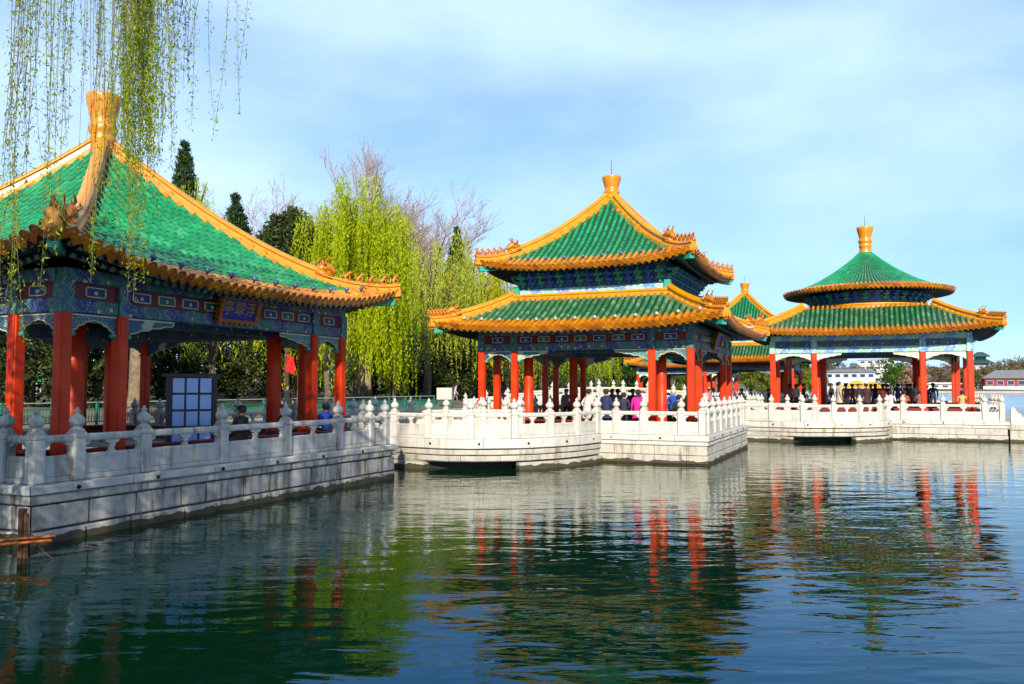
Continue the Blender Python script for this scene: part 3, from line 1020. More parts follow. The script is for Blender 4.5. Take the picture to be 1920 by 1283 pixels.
lake = MB().add([(-S, -S, 0), (S, -S, 0), (S, S, 0), (-S, S, 0)], [(0, 1, 2, 3)]).build('lake_water', MAT['water'])
tag(lake, 'green lake water with soft ripples around the pavilions', 'water', kind='structure')

def ground_mat():
    m, t, b = newmat('park_ground')
    g = NG(t)
    p = g.pos()
    c = g.mix(g.ramp(g.noise(p, .35, 6, .6), [(.40, 0.0), (.62, 1.0)]), (.19, .16, .10), (.05, .075, .022))
    c = g.mix(g.ramp(g.noise(p, 1.6, 6, .7), [(.55, 0.0), (.78, .7)]), c, (.26, .22, .16))
    g.l(c, b.inputs['Base Color'])
    b.inputs['Roughness'].default_value = .95
    g.l(g.bump(g.noise(p, 3, 6, .7), .8, .1), b.inputs['Normal'])
    return m
MAT['ground'] = ground_mat()
SHORE_X, FAR_Y = -28.4, 480.0
def land_z(X, Y):
    t = np.clip((SHORE_X - X) / 16, 0, 1)
    z = 1.28 + .62 * t * t * (3 - 2 * t)
    q = np.clip((-46 - X) / 20, 0, 1)
    z = z + 3.2 * q * q * (3 - 2 * q) * (.75 + .25 * np.sin(Y * .13 + 1.0)) * np.clip((Y + 40) / 40, 0, 1)
    return z + .10 * np.sin(X * .9) * np.sin(Y * .7) * t
def land(name, xs, ys, zf, label):
    X, Y = np.meshgrid(xs, ys, indexing='ij')
    V = np.stack([X, Y, zf(X, Y)], -1).reshape(-1, 3)
    n, m = len(xs), len(ys)
    i, j = np.meshgrid(np.arange(n - 1), np.arange(m - 1), indexing='ij')
    a = (i * m + j).ravel()
    F = np.stack([a, a + m, a + m + 1, a + 1], -1)
    o = place(name, np_mesh(name, V, F, MAT['ground'], smooth=True))
    return tag(o, label, 'ground', kind='structure')
xs = np.concatenate([[-900, -500, -300, -180, -130], np.arange(-100, SHORE_X - 1, 2.0), [SHORE_X]])
ys = np.concatenate([[-300, -100, -60], np.arange(-40, 160, 3.0), [180, 220, 280, 350, 420, FAR_Y + 1]])
land('park_ground', xs, ys, land_z, 'earth and grass bank of the park behind the pavilions')
def far_z(X, Y): return 1.0 + np.clip((Y - FAR_Y) / 40, 0, 1) * 1.4 + .3 * np.sin(X * .05)
land('far_shore_ground', np.concatenate([[-900, -400, -200], np.arange(-100, 520, 20.0), [700, 1500, 2600]]), np.array([FAR_Y, FAR_Y + 2, FAR_Y + 20, FAR_Y + 60, FAR_Y + 300, 2800.]), far_z, 'low far shore across the lake')

# retaining wall of the bank
bank = thing('embankment_wall', (SHORE_X, 0, 0), 'grey stone retaining wall along the park bank, mostly hidden behind the platforms', 'wall')
yy = -40.0
blk = 0
while yy < 200:
    ln = 3.4 + random.random() * .8
    MB().box(-.4, .12 + random.uniform(-.01, .01), 0, ln - .03, -.4, .62, 0, None, .03).build('stone_block', MAT['stone'], bank, M=Matrix.Translation((0, yy, 0)))
    MB().box(-.4, .16 + random.uniform(-.01, .01), 0, ln - .03, .65, 1.30, 0, None, .03).build('stone_block', MAT['stone'], bank, M=Matrix.Translation((0, yy - .9, 0)))
    yy += ln
MB().box(-.5, -.05, -41, 201, -.4, 1.2).build('wall_core', MAT['mortar'], bank)
MB().box(-.6, .1, FAR_Y - 279, 480, -.4, 1.27).build('wall_core', MAT['stone'], bank)
fb = MB().box(-900, 2600, -.5, 0, -.4, 1.05).build('far_quay_wall', MAT['stone_lit'], None, M=Matrix.Translation((0, FAR_Y, 0)))
tag(fb, 'long pale quay wall on the far side of the lake', 'wall', kind='structure')

# quay the picture is taken from
def cp(lat, d): return Vector((*cw(lat, d), 0))
q = [cp(-60, 8.2), cp(-8.6, 8.2), cp(-7.2, 2.6), cp(25, 2.6), cp(25, -40), cp(-60, -40)]
m = MB()
m.add([(p.x, p.y, 1.2) for p in q] + [(p.x, p.y, -.5) for p in q], [(5, 4, 3, 2, 1, 0)] + [(i, (i + 1) % 6, (i + 1) % 6 + 6, i + 6) for i in range(6)])
tag(m.build('quay_pavement', MAT['paving']), 'stone paved quay at the water edge', 'pavement', kind='structure')

# ================================================================== stone platforms
def resample(pts, step):
    """Catmull-Rom through the points, evenly spaced"""
    P = [Vector((p[0], p[1], 0)) for p in pts]
    Q = [P[0] * 2 - P[1]] + P + [P[-1] * 2 - P[-2]]
    fine = []
    for i in range(1, len(Q) - 2):
        for k in range(24):
            t = k / 24
            a, b, c, d = Q[i - 1], Q[i], Q[i + 1], Q[i + 2]
            fine.append(.5 * ((2 * b) + (c - a) * t + (2 * a - 5 * b + 4 * c - d) * t * t + (3 * b - a - 3 * c + d) * t ** 3))
    fine.append(P[-1])
    L_ = [0]
    for i in range(1, len(fine)): L_.append(L_[-1] + (fine[i] - fine[i - 1]).length)
    n = max(1, round(L_[-1] / step))
    out_, j = [], 0
    for i in range(n + 1):
        s = L_[-1] * i / n
        while j < len(L_) - 2 and L_[j + 1] < s: j += 1
        t = (s - L_[j]) / max(1e-9, L_[j + 1] - L_[j])
        out_.append(fine[j].lerp(fine[j + 1], min(1, t)))
    return out_
class Path:
    def __init__(s, pts, flip=1):
        s.p = [Vector((a[0], a[1], 0)) for a in pts]; s.flip = flip
        s.L = [0]
        for i in range(1, len(s.p)): s.L.append(s.L[-1] + (s.p[i] - s.p[i - 1]).length)
        s.len = s.L[-1]
    def at(s, d):
        d = min(max(d, -1), s.len + 1)
        j = 0
        while j < len(s.L) - 2 and s.L[j + 1] < d: j += 1
        t = (d - s.L[j]) / max(1e-9, s.L[j + 1] - s.L[j])
        p = s.p[j] + (s.p[j + 1] - s.p[j]) * t
        e = (s.p[j + 1] - s.p[j]).normalized()
        if len(s.p) > 2:
            a, b = s.p[max(j - 1, 0)], s.p[min(j + 2, len(s.p) - 1)]
            e = (e + (b - a).normalized()).normalized()
        return p, Vector((e.y, -e.x, 0)) * s.flip, e
def course(parent, path, z0, z1, off, lo, hi, mat, mitre=True, gap=.016, depth=.34, skip=None, rough=.008, name='stone_block'):
    """one course of separate dressed blocks along a path, each with worn edges"""
    base = Vector(parent.location)
    d = 0.0
    while d < path.len - .02:
        ln = random.uniform(lo, hi)
        if path.len - d - ln < lo * .55: ln = path.len - d
        a, b = d, d + ln
        d = b
        if skip and any(a < s1 and b > s0 for s0, s1 in skip): continue
        n = max(1, int(ln / .45)) if len(path.p) > 2 else 2
        j = random.uniform(-rough, rough)
        vs = []
        c = .018
        for i in range(n + 1):
            q = a + gap / 2 + (b - a - gap) * i / n
            first, last = (i == 0 and a < 1e-6), (i == n and b > path.len - 1e-6)
            ends = (i == 0 or i == n)
            for (o, z) in ((off + j - c, z0 + .003), (off + j + random.uniform(-rough, rough) * .6, z0 + c + random.uniform(0, .02)), (off + j + random.uniform(-rough, rough) * .6, z1 - c - random.uniform(0, .02)), (off + j - c, z1 - .003), (-depth, z1 - .003), (-depth, z0 + .003)):
                qq = q
                if mitre and first: qq = q - o
                if mitre and last: qq = q + o
                oo = o
                if ends and not (mitre and (first or last)) and o > -depth + .01: oo = o - c * .8
                p, nn, e = path.at(min(max(q, 0), path.len))
                p = p + e * (qq - q) + nn * oo
                vs.append((p.x - base.x, p.y - base.y, z - base.z))
        fs = []
        for i in range(n):
            for k in range(6):
                fs.append((i * 6 + k, i * 6 + (k + 1) % 6, (i + 1) * 6 + (k + 1) % 6, (i + 1) * 6 + k))
        fs.append(tuple(range(6)))
        fs.append(tuple(range(n * 6, n * 6 + 6)))
        MB().add(vs, fs).build(name, mat, parent)
def rect_sides(x0, x1, y0, y1):
    return [Path([(x0, y0), (x1, y0)]), Path([(x1, y0), (x1, y1)]), Path([(x1, y1), (x0, y1)]), Path([(x0, y1), (x0, y0)])]
def drains(parent, path, z, off, step, start=.9):
    d = start
    while d < path.len - .3:
        p, n, e = path.at(d)
        o = p + n * (off + .012) - Vector((parent.location.x, parent.location.y, 0))
        M = Matrix(((e.x, n.x, 0, o.x), (e.y, n.y, 0, o.y), (0, 0, 1, z - parent.location.z), (0, 0, 0, 1)))
        m = MB()
        m.lathe([(.042, 0), (.042, .03), (.028, .03), (.024, .005)], 8, 0, Matrix.Rotation(-math.pi / 2, 4, 'X') @ Matrix.Translation((0, 0, -.02)))
        m.build('drain_hole', MAT['black'], parent, M=M)
        d += step
def platform(key, x0, x1, y0, y1, label, mat, courses, group=None, sides=(0, 1, 2, 3)):
    cx, cy = PAV[key]
    t = thing('stone_platform', (cx, cy, 0), label, 'platform', group)
    x0 += cx; x1 += cx; y0 += cy; y1 += cy
    ps = rect_sides(x0, x1, y0, y1)
    for i, p in enumerate(ps):
        for (z0, z1, off, lo, hi, mt) in courses:
            if i in sides: course(t, p, z0, z1, off, lo, hi, mt, gap=.045 if key == 'near' and z1 < .8 else .018, rough=.022 if key == 'near' and z1 < .8 else .008)
        if i in (0, 1): drains(t, p, DECK - .10, courses[0][2], 1.9)
    c = .06
    MB().box(x0 - cx + c, x1 - cx - c, y0 - cy + c, y1 - cy - c, -.5, DECK - .06).build('platform_core', MAT['mortar'], t)
    # paved deck
    m = MB().box(x0 - cx + .3, x1 - cx - .3, y0 - cy + .3, y1 - cy - .3, DECK - .055, DECK - .002)
    m.build('deck_paving', MAT['paving'], t)
    return t, ps
MB_ = MAT['marble']; ST = MAT['stone']; SL = MAT['stone_lit']
near_courses = [(.90, DECK, .09, 1.3, 2.3, MAT['marble_aged_shaded']), (.72, .89, .04, 1.1, 2.2, ST), (.26, .69, -.01, .75, 1.45, ST), (-.3, .225, .035, .8, 1.6, ST)]
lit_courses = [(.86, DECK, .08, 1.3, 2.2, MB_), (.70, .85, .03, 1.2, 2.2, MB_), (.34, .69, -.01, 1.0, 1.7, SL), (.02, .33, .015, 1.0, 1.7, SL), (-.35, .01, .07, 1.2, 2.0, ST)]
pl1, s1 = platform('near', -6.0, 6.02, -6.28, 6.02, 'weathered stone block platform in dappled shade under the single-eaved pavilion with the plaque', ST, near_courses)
pl2, s2 = platform('second', -5.12, 5.12, -5.12, 5.12, 'pale stone platform with a sharp corner under the double-eaved pavilion', SL, lit_courses)
pl3, s3 = platform('round', -6.7, 6.7, -6.7, 6.7, 'pale stone platform under the round-topped pavilion', SL, lit_courses)
pl4, s4 = platform('fourth', -5.12, 5.12, -5.12, 5.12, 'pale stone platform under the far double-eaved pavilion', SL, lit_courses[:2] + [(-.35, .69, 0, 1.4, 2.2, SL)])
pl5, s5 = platform('fifth', -6.0, 6.0, -6.0, 6.0, 'pale stone platform under the farthest single-eaved pavilion', SL, lit_courses[:2] + [(-.35, .69, 0, 1.4, 2.2, SL)])

# ---- balustrades
def post_mesh(mt):
    m = MB()
    a = .125
    m.box(-a, a, -a, a, 0, .94, 0, None, .022)
    m.box(-a - .018, a + .018, -a - .018, a + .018, .80, .93, 0, None, .03)
    m.box(-a * .86, a * .86, -a * .86, a * .86, .93, .98, 0, None, .015)
    return m.mesh('post', mt)
def knob_mesh(mt):
    prof = [(.105, .975), (.115, .99), (.085, 1.01), (.07, 1.03), (.10, 1.045), (.135, 1.08), (.15, 1.13), (.142, 1.18), (.115, 1.22), (.075, 1.255), (.052, 1.275),
            (.048, 1.30), (.070, 1.315), (.066, 1.335), (.038, 1.35), (.028, 1.37), (.030, 1.385), (.006, 1.41)]
    m = MB()
    m.lathe(prof, 14)
    me = m.mesh('finial', mt, True)
    return me
BAL = {k: (post_mesh(MAT[k]), knob_mesh(MAT[k])) for k in ('marble', 'marble_aged_shaded')}
_pc = {}
def panel_mesh(L_, mk):
    key = round(L_ / .04)
    if (key, mk) in _pc: return _pc[(key, mk)]
    L_ = key * .04
    h = L_ / 2
    m = MB()
    m.box(-h, h, -.075, .075, .0, .10, 0, None, .012)                      # foot
    m.box(-h, h, -.055, .055, .10, .50, 0, None, .01)                      # slab
    b = .07
    for s in (-1, 1):                                                      # raised border of the slab
        m.box(-h + .03, h - .03, s * .055 - .008, s * .055 + .008,   .43, .475)
        m.box(-h + .03, h - .03, s * .055 - .008, s * .055 + .008, .13, .17)
        m.box(-h + .03, -h + b, s * .055 - .008, s * .055 + .008, .17, .43)
        m.box(h - b, h - .03, s * .055 - .008, s * .055 + .008, .17, .43)
    m.prism([(-.06, .75), (-.075, .79), (-.075, .85), (-.045, .885), (.045, .885), (.075, .85), (.075, .79), (.06, .75)], -h, h, 0, Matrix.Rotation(math.pi / 2, 4, 'Z'))
    half = [(0, .50), (.075, .50), (.075, .525), (.040, .55), (.042, .60), (.075, .615), (.075, .635), (.05, .65), (.10, .668), (.14, .69), (.165, .715), (.16, .75), (0, .75)]
    if L_ > 1.1:
        full = half[1:-1] + [(-x, z) for x, z in reversed(half[1:-1])]
        m.prism(full, -.04, .04)
    for s in (-1, 1):
        pts = [(s * (h - x), z) for x, z in half]
        m.prism(pts, -.04, .04)
    if L_ > 1.9:
        for c in (-h * .0,):
            pass
    me = m.mesh('panel', MAT[mk])
    _pc[(key, mk)] = me
    return me
def balustrade(label, runs, group=None, zf=None, mk='marble'):
    """runs: lists of post positions; a panel between neighbours"""
    p0 = runs[0][0]
    t = thing('marble_balustrade', (p0[0], p0[1], DECK), label, 'balustrade', group)
    seen = set()
    for run in runs:
        for i, p in enumerate(run):
            z = zf(p) if zf else DECK
            key = (round(p[0], 2), round(p[1], 2))
            q = run[min(i + 1, len(run) - 1)]; o = run[max(i - 1, 0)]
            ang = math.atan2(q[1] - o[1], q[0] - o[0])
            if 0 < i < len(run) - 1:
                a1 = math.atan2(q[1] - p[1], q[0] - p[0]); a0 = math.atan2(p[1] - o[1], p[0] - o[0])
                if abs((a1 - a0 + math.pi) % (2 * math.pi) - math.pi) > 1.2: ang = a1
            if key not in seen:
                seen.add(key)
                po = place('post', BAL[mk][0], t, Matrix.Translation((p[0] - p0[0], p[1] - p0[1], z - DECK)) @ Matrix.Rotation(ang, 4, 'Z'))
                place('finial', BAL[mk][1], po)
            if i < len(run) - 1:
                n = run[i + 1]
                zn = zf(n) if zf else DECK
                L_ = math.hypot(n[0] - p[0], n[1] - p[1])
                a = math.atan2(n[1] - p[1], n[0] - p[0])
                M = Matrix.Translation(((p[0] + n[0]) / 2 - p0[0], (p[1] + n[1]) / 2 - p0[1], (z + zn) / 2 - DECK)) @ Matrix.Rotation(a, 4, 'Z')
                if abs(zn - z) > .01:
                    sh = Matrix.Identity(4); sh[2][0] = (zn - z) / L_
                    M = M @ sh
                place('panel', panel_mesh(L_ - .23, mk), t, M)
    return t
def split(p0, p1, first, step):
    """post positions: short end bays, even middle bays"""
    L_ = math.hypot(p1[0] - p0[0], p1[1] - p0[1])
    mid = L_ - 2 * first
    n = max(1, round(mid / step))
    ds = [0] + [first + mid * i / n for i in range(n + 1)] + [L_]
    return [(p0[0] + (p1[0] - p0[0]) * d / L_, p0[1] + (p1[1] - p0[1]) * d / L_) for d in ds]
def fixed(p0, p1, fr):
    return [(p0[0] + (p1[0] - p0[0]) * f, p0[1] + (p1[1] - p0[1]) * f) for f in fr]
# near platform
cx, cy = PAV['near']
i_ = .22
X0, X1, Y0, Y1 = cx - 6.0 + i_, cx + 6.02 - i_, cy - 6.28 + i_, cy + 6.02 - i_
fr = [0, .072, .207, .40, .595, .79, .928, 1.0]
south = fixed((X1, Y0), (X1, Y1), fr)
west = split((X1, Y0), (X0, Y0), .82, 2.1)
east = split((X1, Y1), (cx + 1.5, Y1), .8, 1.5)
east2 = split((cx - 1.7, Y1), (X0, Y1), .8, 1.4)
balustrade('weathered marble balustrade in dappled shade round the single-eaved pavilion with the plaque', [south, west, east, east2], mk='marble_aged_shaded')
cx, cy = PAV['second']
X0, X1, Y0, Y1 = cx - 5.12 + i_, cx + 5.12 - i_, cy - 5.12 + i_, cy + 5.12 - i_
balustrade('sunlit marble balustrade round the double-eaved pavilion nearest the plaque pavilion', [split((X1, Y0), (X1, Y1), .75, 1.42), [(X1, Y0), (X1 - .78, Y0), (X1 - 2.22, Y0), (X1 - 3.3, Y0), (cx + .86, Y0)], split((cx - 2.4, Y0), (X0, Y0), .7, 1.5),
            split((X1, Y1), (cx + 1.5, Y1), .75, 1.5), split((cx - 1.6, Y1), (X0, Y1), .75, 1.5), split((X0, Y0), (X0, Y1), .75, 1.5)])
cx, cy = PAV['round']
X0, X1, Y0, Y1 = cx - 6.7 + i_, cx + 6.7 - i_, cy - 6.7 + i_, cy + 6.7 - i_
balustrade('sunlit marble balustrade round the pavilion with the round upper roof', [split((X1, Y0), (cx + .96, Y0), .8, 1.7), split((cx - 2.8, Y0), (X0, Y0), .75, 1.6), split((X1, Y0), (X1, cy - 2.2), .8, 1.5), split((X1, cy + 2.2), (X1, Y1), .8, 1.5),
            split((X1, Y1), (cx + 1.2, Y1), .8, 1.7), split((cx - 3.0, Y1), (X0, Y1), .75, 1.6), split((X0, Y0), (X0, cy - 2.0), .75, 1.6), split((X0, cy + 2.0), (X0, Y1), .75, 1.6)])
cx, cy = PAV['fourth']
balustrade('marble balustrade round the far double-eaved pavilion', [split((cx + 4.9, cy - 4.9), (cx + 4.9, cy + 4.9), .75, 1.5), split((cx - 4.9, cy - 4.9), (cx - 2, cy - 4.9), .75, 1.5), split((cx - 4.9, cy - 4.9), (cx - 4.9, cy + 4.9), .75, 1.5)])
cx, cy = PAV['fifth']
balustrade('marble balustrade round the farthest single-eaved pavilion', [split((cx + 5.8, cy - 5.8), (cx + 5.8, cy + 5.8), .75, 2.1), split((cx - 5.8, cy - 5.8), (cx - 2, cy - 5.8), .75, 2.0)])

# ---- curved bridges from platform to platform
def bridge(label, blabel, outer, inner, lo_skip, mirror=None, seglen=1.62):
    if mirror is not None:
        outer = [(x, 2 * mirror - y) for x, y in outer]; inner = [(x, 2 * mirror - y) for x, y in inner]
    O = resample(outer, .30); I_ = resample(inner, .30)
    n = 48
    po, pi = Path(O), Path(I_)
    t = thing('curved_stone_bridge', (outer[2][0], outer[2][1], 0), label, 'bridge')
    bx, by = outer[2]
    for path, fl in ((Path(O, 1 if mirror is None else -1), 0), (Path(I_, -1 if mirror is None else 1), 1)):
        sk = lo_skip if fl == 0 else None
        for (z0, z1, off, lo, hi, mt, s) in ((.74, DECK, .06, 1.5, 2.4, MB_, 0), (.52, .70, .0, 1.4, 2.4, SL, 0), (.30, .49, -.04, 1.3, 2.2, SL, 0), (-.35, .25, .06, 1.1, 2.0, SL, 1)):
            course(t, path, z0, z1, off, lo, hi, mt, mitre=False, skip=sk if s else None, rough=.014)
        if fl == 0: drains(t, path, DECK - .16, .06, 1.75)
    # deck and core
    vs, fs = [], []
    def row(z, ins):
        for k in range(n + 1):
            a, na, _ = po.at(po.len * k / n); b, nb, _ = pi.at(pi.len * k / n)
            dv = (b - a).normalized()
            a2, b2 = a + dv * ins, b - dv * ins
            vs.append((a2.x - bx, a2.y - by, z)); vs.append((b2.x - bx, b2.y - by, z))
    row(DECK - .004, .25); row(.26, .40)
    m = 2 * (n + 1)
    for k in range(n):
        fs.append((2 * k, 2 * k + 1, 2 * k + 3, 2 * k + 2))
        fs.append((2 * k, 2 * k + 2, m + 2 * k + 2, m + 2 * k))
        fs.append((2 * k + 1, m + 2 * k + 1, m + 2 * k + 3, 2 * k + 3))
    MB().add(vs, fs).build('deck_paving', MAT['paving'], t)
    vs, fs = [], []
    row(.255, .95); row(-.5, .95)
    for k in range(n):
        fs.append((2 * k, 2 * k + 1, 2 * k + 3, 2 * k + 2))
        fs.append((2 * k, 2 * k + 2, m + 2 * k + 2, m + 2 * k))
        fs.append((2 * k + 1, m + 2 * k + 1, m + 2 * k + 3, 2 * k + 3))
    MB().add(vs, fs).build('culvert_shade_core', MAT['black'], t)  # black core, the culvert's inner shade put into its colour
    runs = []
    for path, other in ((po, pi), (pi, po)):
        nn = round(path.len / seglen)
        run = []
        for k in range(nn + 1):
            a, na, _ = path.at(path.len * k / nn); b, _, _ = other.at(other.len * k / nn)
            dv = (b - a).normalized()
            q = a + dv * .20
            run.append((q.x, q.y))
        runs.append(run)
    balustrade(blabel, runs)
    return t
o1 = [(-18.3, 22.55), (-17.9, 24.6), (-16.2, 25.7), (-13.6, 25.45), (-11.4, 26.6), (-10.2, 28.7), (-9.75, 30.8)]
i1 = [(-21.9, 22.55), (-21.7, 26.2), (-20.0, 28.7), (-17.0, 29.4), (-15.0, 29.5), (-13.9, 30.1), (-13.4, 30.8)]
bridge('curved stone bridge with a low culvert, linking the plaque pavilion to the double-eaved pavilion', 'marble balustrade on the curved bridge beside the plaque pavilion', o1, i1, [(7.0, 8.9)])
o2 = [(-9.1, 41.0), (-8.7, 44.2), (-6.8, 46.2), (-3.6, 45.8), (-1.3, 46.8), (.3, 48.5), (.75, 50.2)]
i2 = [(-12.6, 41.0), (-12.5, 45.0), (-11.0, 48.0), (-8.2, 49.5), (-6.2, 49.3), (-4.6, 49.6), (-3.4, 50.2)]
bridge('curved stone bridge with stained courses, linking the double-eaved pavilion to the round-topped one', 'marble balustrade on the curved bridge beside the round-topped pavilion', o2, i2, [(9.3, 11.2)])
bridge('far curved stone bridge behind the round-topped pavilion', 'marble balustrade on the far curved bridge behind the round-topped pavilion', o2, i2, None, mirror=56.9)
bridge('farthest curved stone bridge before the farthest pavilion', 'marble balustrade on the farthest curved bridge', o1, i1, None, mirror=56.9)

# ---- humped bridge from the round-topped pavilion to the bank
hb = thing('humped_stone_bridge', (-17.5, 56.9, 0), 'white humped stone bridge between the round-topped pavilion and the bank', 'bridge')
def hump(X): return DECK + .95 * max(0, math.cos((X + 17.5) / 10.6 * math.pi / 2)) ** 1.3
m = MB()
N = 20
xs_ = [-28.2 + 21.2 * i / N for i in range(N + 1)]
low = []
for i in range(N + 1):
    x = xs_[i]
    a = abs(x + 17.5)
    low.append(1.35 - .0 * a if a < 2.2 else (-.4 if a > 3.4 else 1.35 * math.sqrt(max(0, 1 - ((a - 2.2) / 1.25) ** 2)) - .05))
poly = [(x + 17.5, hump(x)) for x in xs_] + [(x + 17.5, l) for x, l in zip(reversed(xs_), reversed(low))]
m.prism(poly, -1.9, 1.9)
m.build('arch_body', MAT['stone_lit'], hb)
rn = []
for yv in (55.15, 58.65):
    rn.append([(-28.0 + 20.8 * k / 12, yv) for k in range(13)])
balustrade('marble balustrade rising over the white humped bridge', rn, zf=lambda p: hump(p[0]))

# ---- landing stage beside the round-topped pavilion
ld = thing('stone_landing', (8.6, 56.9, 0), 'low stone boat landing on the lake side of the round-topped pavilion', 'landing')
for p in rect_sides(6.42, 11.0, 50.5, 63.3)[:3]:
    course(ld, p, .62, .92, .05, 1.2, 2.0, SL)
    course(ld, p, -.35, .60, 0, 1.0, 1.8, SL)
MB().box(6.5 - 8.6, 10.9 - 8.6, 50.6 - 56.9, 63.2 - 56.9, -.5, .9).build('landing_core', MAT['paving'], ld)
for yv, nm in ((50.62, 'a'), (63.1, 'b')):
    sc = MB()
    sc.prism([(0, 0), (0, .86), (.12, .9), (.22, .80), (.30, .62), (.45, .55), (.52, .40), (.68, .34), (.78, .18), (.95, .12), (1.0, 0)], -.09, .09)
    o = sc.build('scroll_end_stone', MAT['marble'], None, M=Matrix.Translation((6.5, yv, .92)))
    tag(o, 'stepped marble scroll stone ending the balustrade at the boat landing', 'scroll stone', 'scroll stones at the landing')
# link from the near platform to the bank
lk = thing('stone_link', (-27.2, 16.56, 0), 'short stone walkway from the plaque pavilion to the bank', 'walkway')
MB().box(-1.25, 1.14, -2.0, 2.0, -.4, 1.10).build('walkway_slab', MAT['stone'], lk)

# ---- rusty mooring frame at the near platform corner
mf = thing('mooring_frame', (*at(52, 14.05), 0), 'rusty steel post with orange pipes in the water at the platform corner', 'mooring post')
MB().box(-.055, .055, -.05, .05, -.6, .82, 0, None, .01).build('post', MAT['rust'], mf)
MB().box(.075, .115, -.03, .03, -.6, .74).build('stiffener', MAT['rust'], mf)
dv = Vector((CY, SY, 0))
for (a, b, z0, z1, dd_) in ((-1.4, .62, .22, .38, .10), (-1.4, .62, .16, .33, .22)):
    nv = Vector((SY, -CY, 0)) * dd_
    MB().tube([dv * a + nv + Vector((0, 0, z0)), dv * b + nv + Vector((0, 0, z1))], .024, 8).build('pipe', MAT['orange_pipe'], mf)
MB().tube([dv * .2 + Vector((0, -.05, .40)), dv * .45 + Vector((0, -.1, .12)), dv * .75 + Vector((0, -.1, -.1))], .012, 5).build('rope', MAT['rust'], mf)

# ---- green railing along the bank
MAT['rail_green'] = simple('rail_green', (.03, .22, .17), (.02, .15, .12), rough=.5, scale=6)
MAT['rail_top'] = simple('rail_top', (.42, .55, .45), (.3, .45, .4), rough=.5, scale=6)
t = thing('green_railing', (SHORE_X - .5, 4, 1.28), 'long teal green iron railing along the bank behind the pavilions', 'railing')
for k in range(25):
    MB().box(-.04, .04, -.04, .04, 0, 1.02).build('post', MAT['rail_green'], t, M=Matrix.Translation((0, k * 2.0, 0)))
for k in range(24):
    Mk = Matrix.Translation((0, k * 2.0, 0))
    MB().box(-.03, .03, .042, 1.958, .96, 1.0).build('top_rail', MAT['rail_top'], t, M=Mk)
    MB().box(-.02, .02, .042, 1.958, .18, .22).build('bottom_rail', MAT['rail_green'], t, M=Mk)
    MB().box(-.02, .02, .042, 1.958, .72, .76).build('middle_rail', MAT['rail_green'], t, M=Mk)
b = MB()
for k in range(24 * 15):
    yk = (k // 15) * 2.0 + .12 + (k % 15) * .126
    b.box(-.012, .012, yk - .012, yk + .012, .22, .72)
b.build('bars', MAT['rail_green'], t)['kind'] = 'stuff'
# ================================================================== vegetation
def leaf_mat(name, c1, c2, c3, transl=.35, rough=.55):
    m, t, b = newmat(name)
    g = NG(t)
    isl = g.n('ShaderNodeNewGeometry').outputs['Random Per Island']
    c = g.ramp(isl, [(.0, c1), (.5, c2), (1.0, c3)])
    p = g.pos()
    c = g.mix(.45, c, g.ramp(g.noise(p, .55, 4, .6), [(.3, (.25, .25, .25)), (.7, (.85, .85, .85))]), 'OVERLAY')
    g.l(c, b.inputs['Base Color'])
    b.inputs['Roughness'].default_value = rough
    b.inputs['Specular IOR Level'].default_value = .25
    tr = g.n('ShaderNodeBsdfTranslucent'); g.l(c, tr.inputs['Color'])
    mx_ = g.n('ShaderNodeMixShader'); mx_.inputs[0].default_value = transl
    o = [n for n in t.nodes if n.type == 'OUTPUT_MATERIAL'][0]
    g.l(b.outputs[0], mx_.inputs[1]); g.l(tr.outputs[0], mx_.inputs[2]); g.l(mx_.outputs[0], o.inputs['Surface'])
    return m
MAT['willow'] = leaf_mat('willow_leaf', (.36, .48, .010), (.50, .62, .014), (.62, .70, .03), .5)
MAT['willow_pale'] = leaf_mat('willow_leaf_pale', (.36, .45, .06), (.48, .56, .08), (.58, .62, .12), .45)
MAT['willow_olive'] = leaf_mat('willow_leaf_olive', (.33, .36, .03), (.44, .46, .035), (.54, .53, .05), .4)
MAT['willow_near'] = leaf_mat('willow_leaf_near', (.16, .28, .02), (.30, .42, .02), (.46, .52, .03), .5)
MAT['cypress'] = leaf_mat('cypress_leaf', (.012, .035, .012), (.022, .055, .015), (.045, .085, .02), .12)
MAT['juniper'] = leaf_mat('juniper_leaf', (.022, .040, .012), (.040, .060, .014), (.075, .095, .02), .15)
MAT['broadleaf'] = leaf_mat('broadleaf', (.030, .075, .012), (.05, .12, .018), (.09, .17, .025), .3)
MAT['spring'] = leaf_mat('spring_leaf', (.16, .20, .02), (.22, .26, .03), (.28, .32, .05), .4)
MAT['farleaf'] = leaf_mat('far_leaf', (.09, .10, .035), (.13, .135, .045), (.18, .17, .06), .25)
MAT['farbrown'] = leaf_mat('far_twigs', (.14, .10, .065), (.19, .14, .085), (.23, .18, .11), .2)
MAT['blossom'] = leaf_mat('blossom', (.45, .24, .2), (.5, .3, .24), (.4, .28, .18), .3)
MAT['bark'] = simple('bark', (.16, .12, .085), (.08, .06, .045), rough=.95, scale=5, bump=.8, bd=.05)
MAT['bark_pale'] = simple('bark_pale', (.44, .33, .25), (.30, .22, .16), rough=.9, scale=4, bump=.4)
MAT['bark_mid'] = simple('bark_mid', (.27, .20, .13), (.13, .095, .06), rough=.95, scale=4, bump=.9, bd=.06)
MAT['twig'] = simple('twig', (.12, .095, .05), (.08, .06, .035), rough=.8, scale=9)

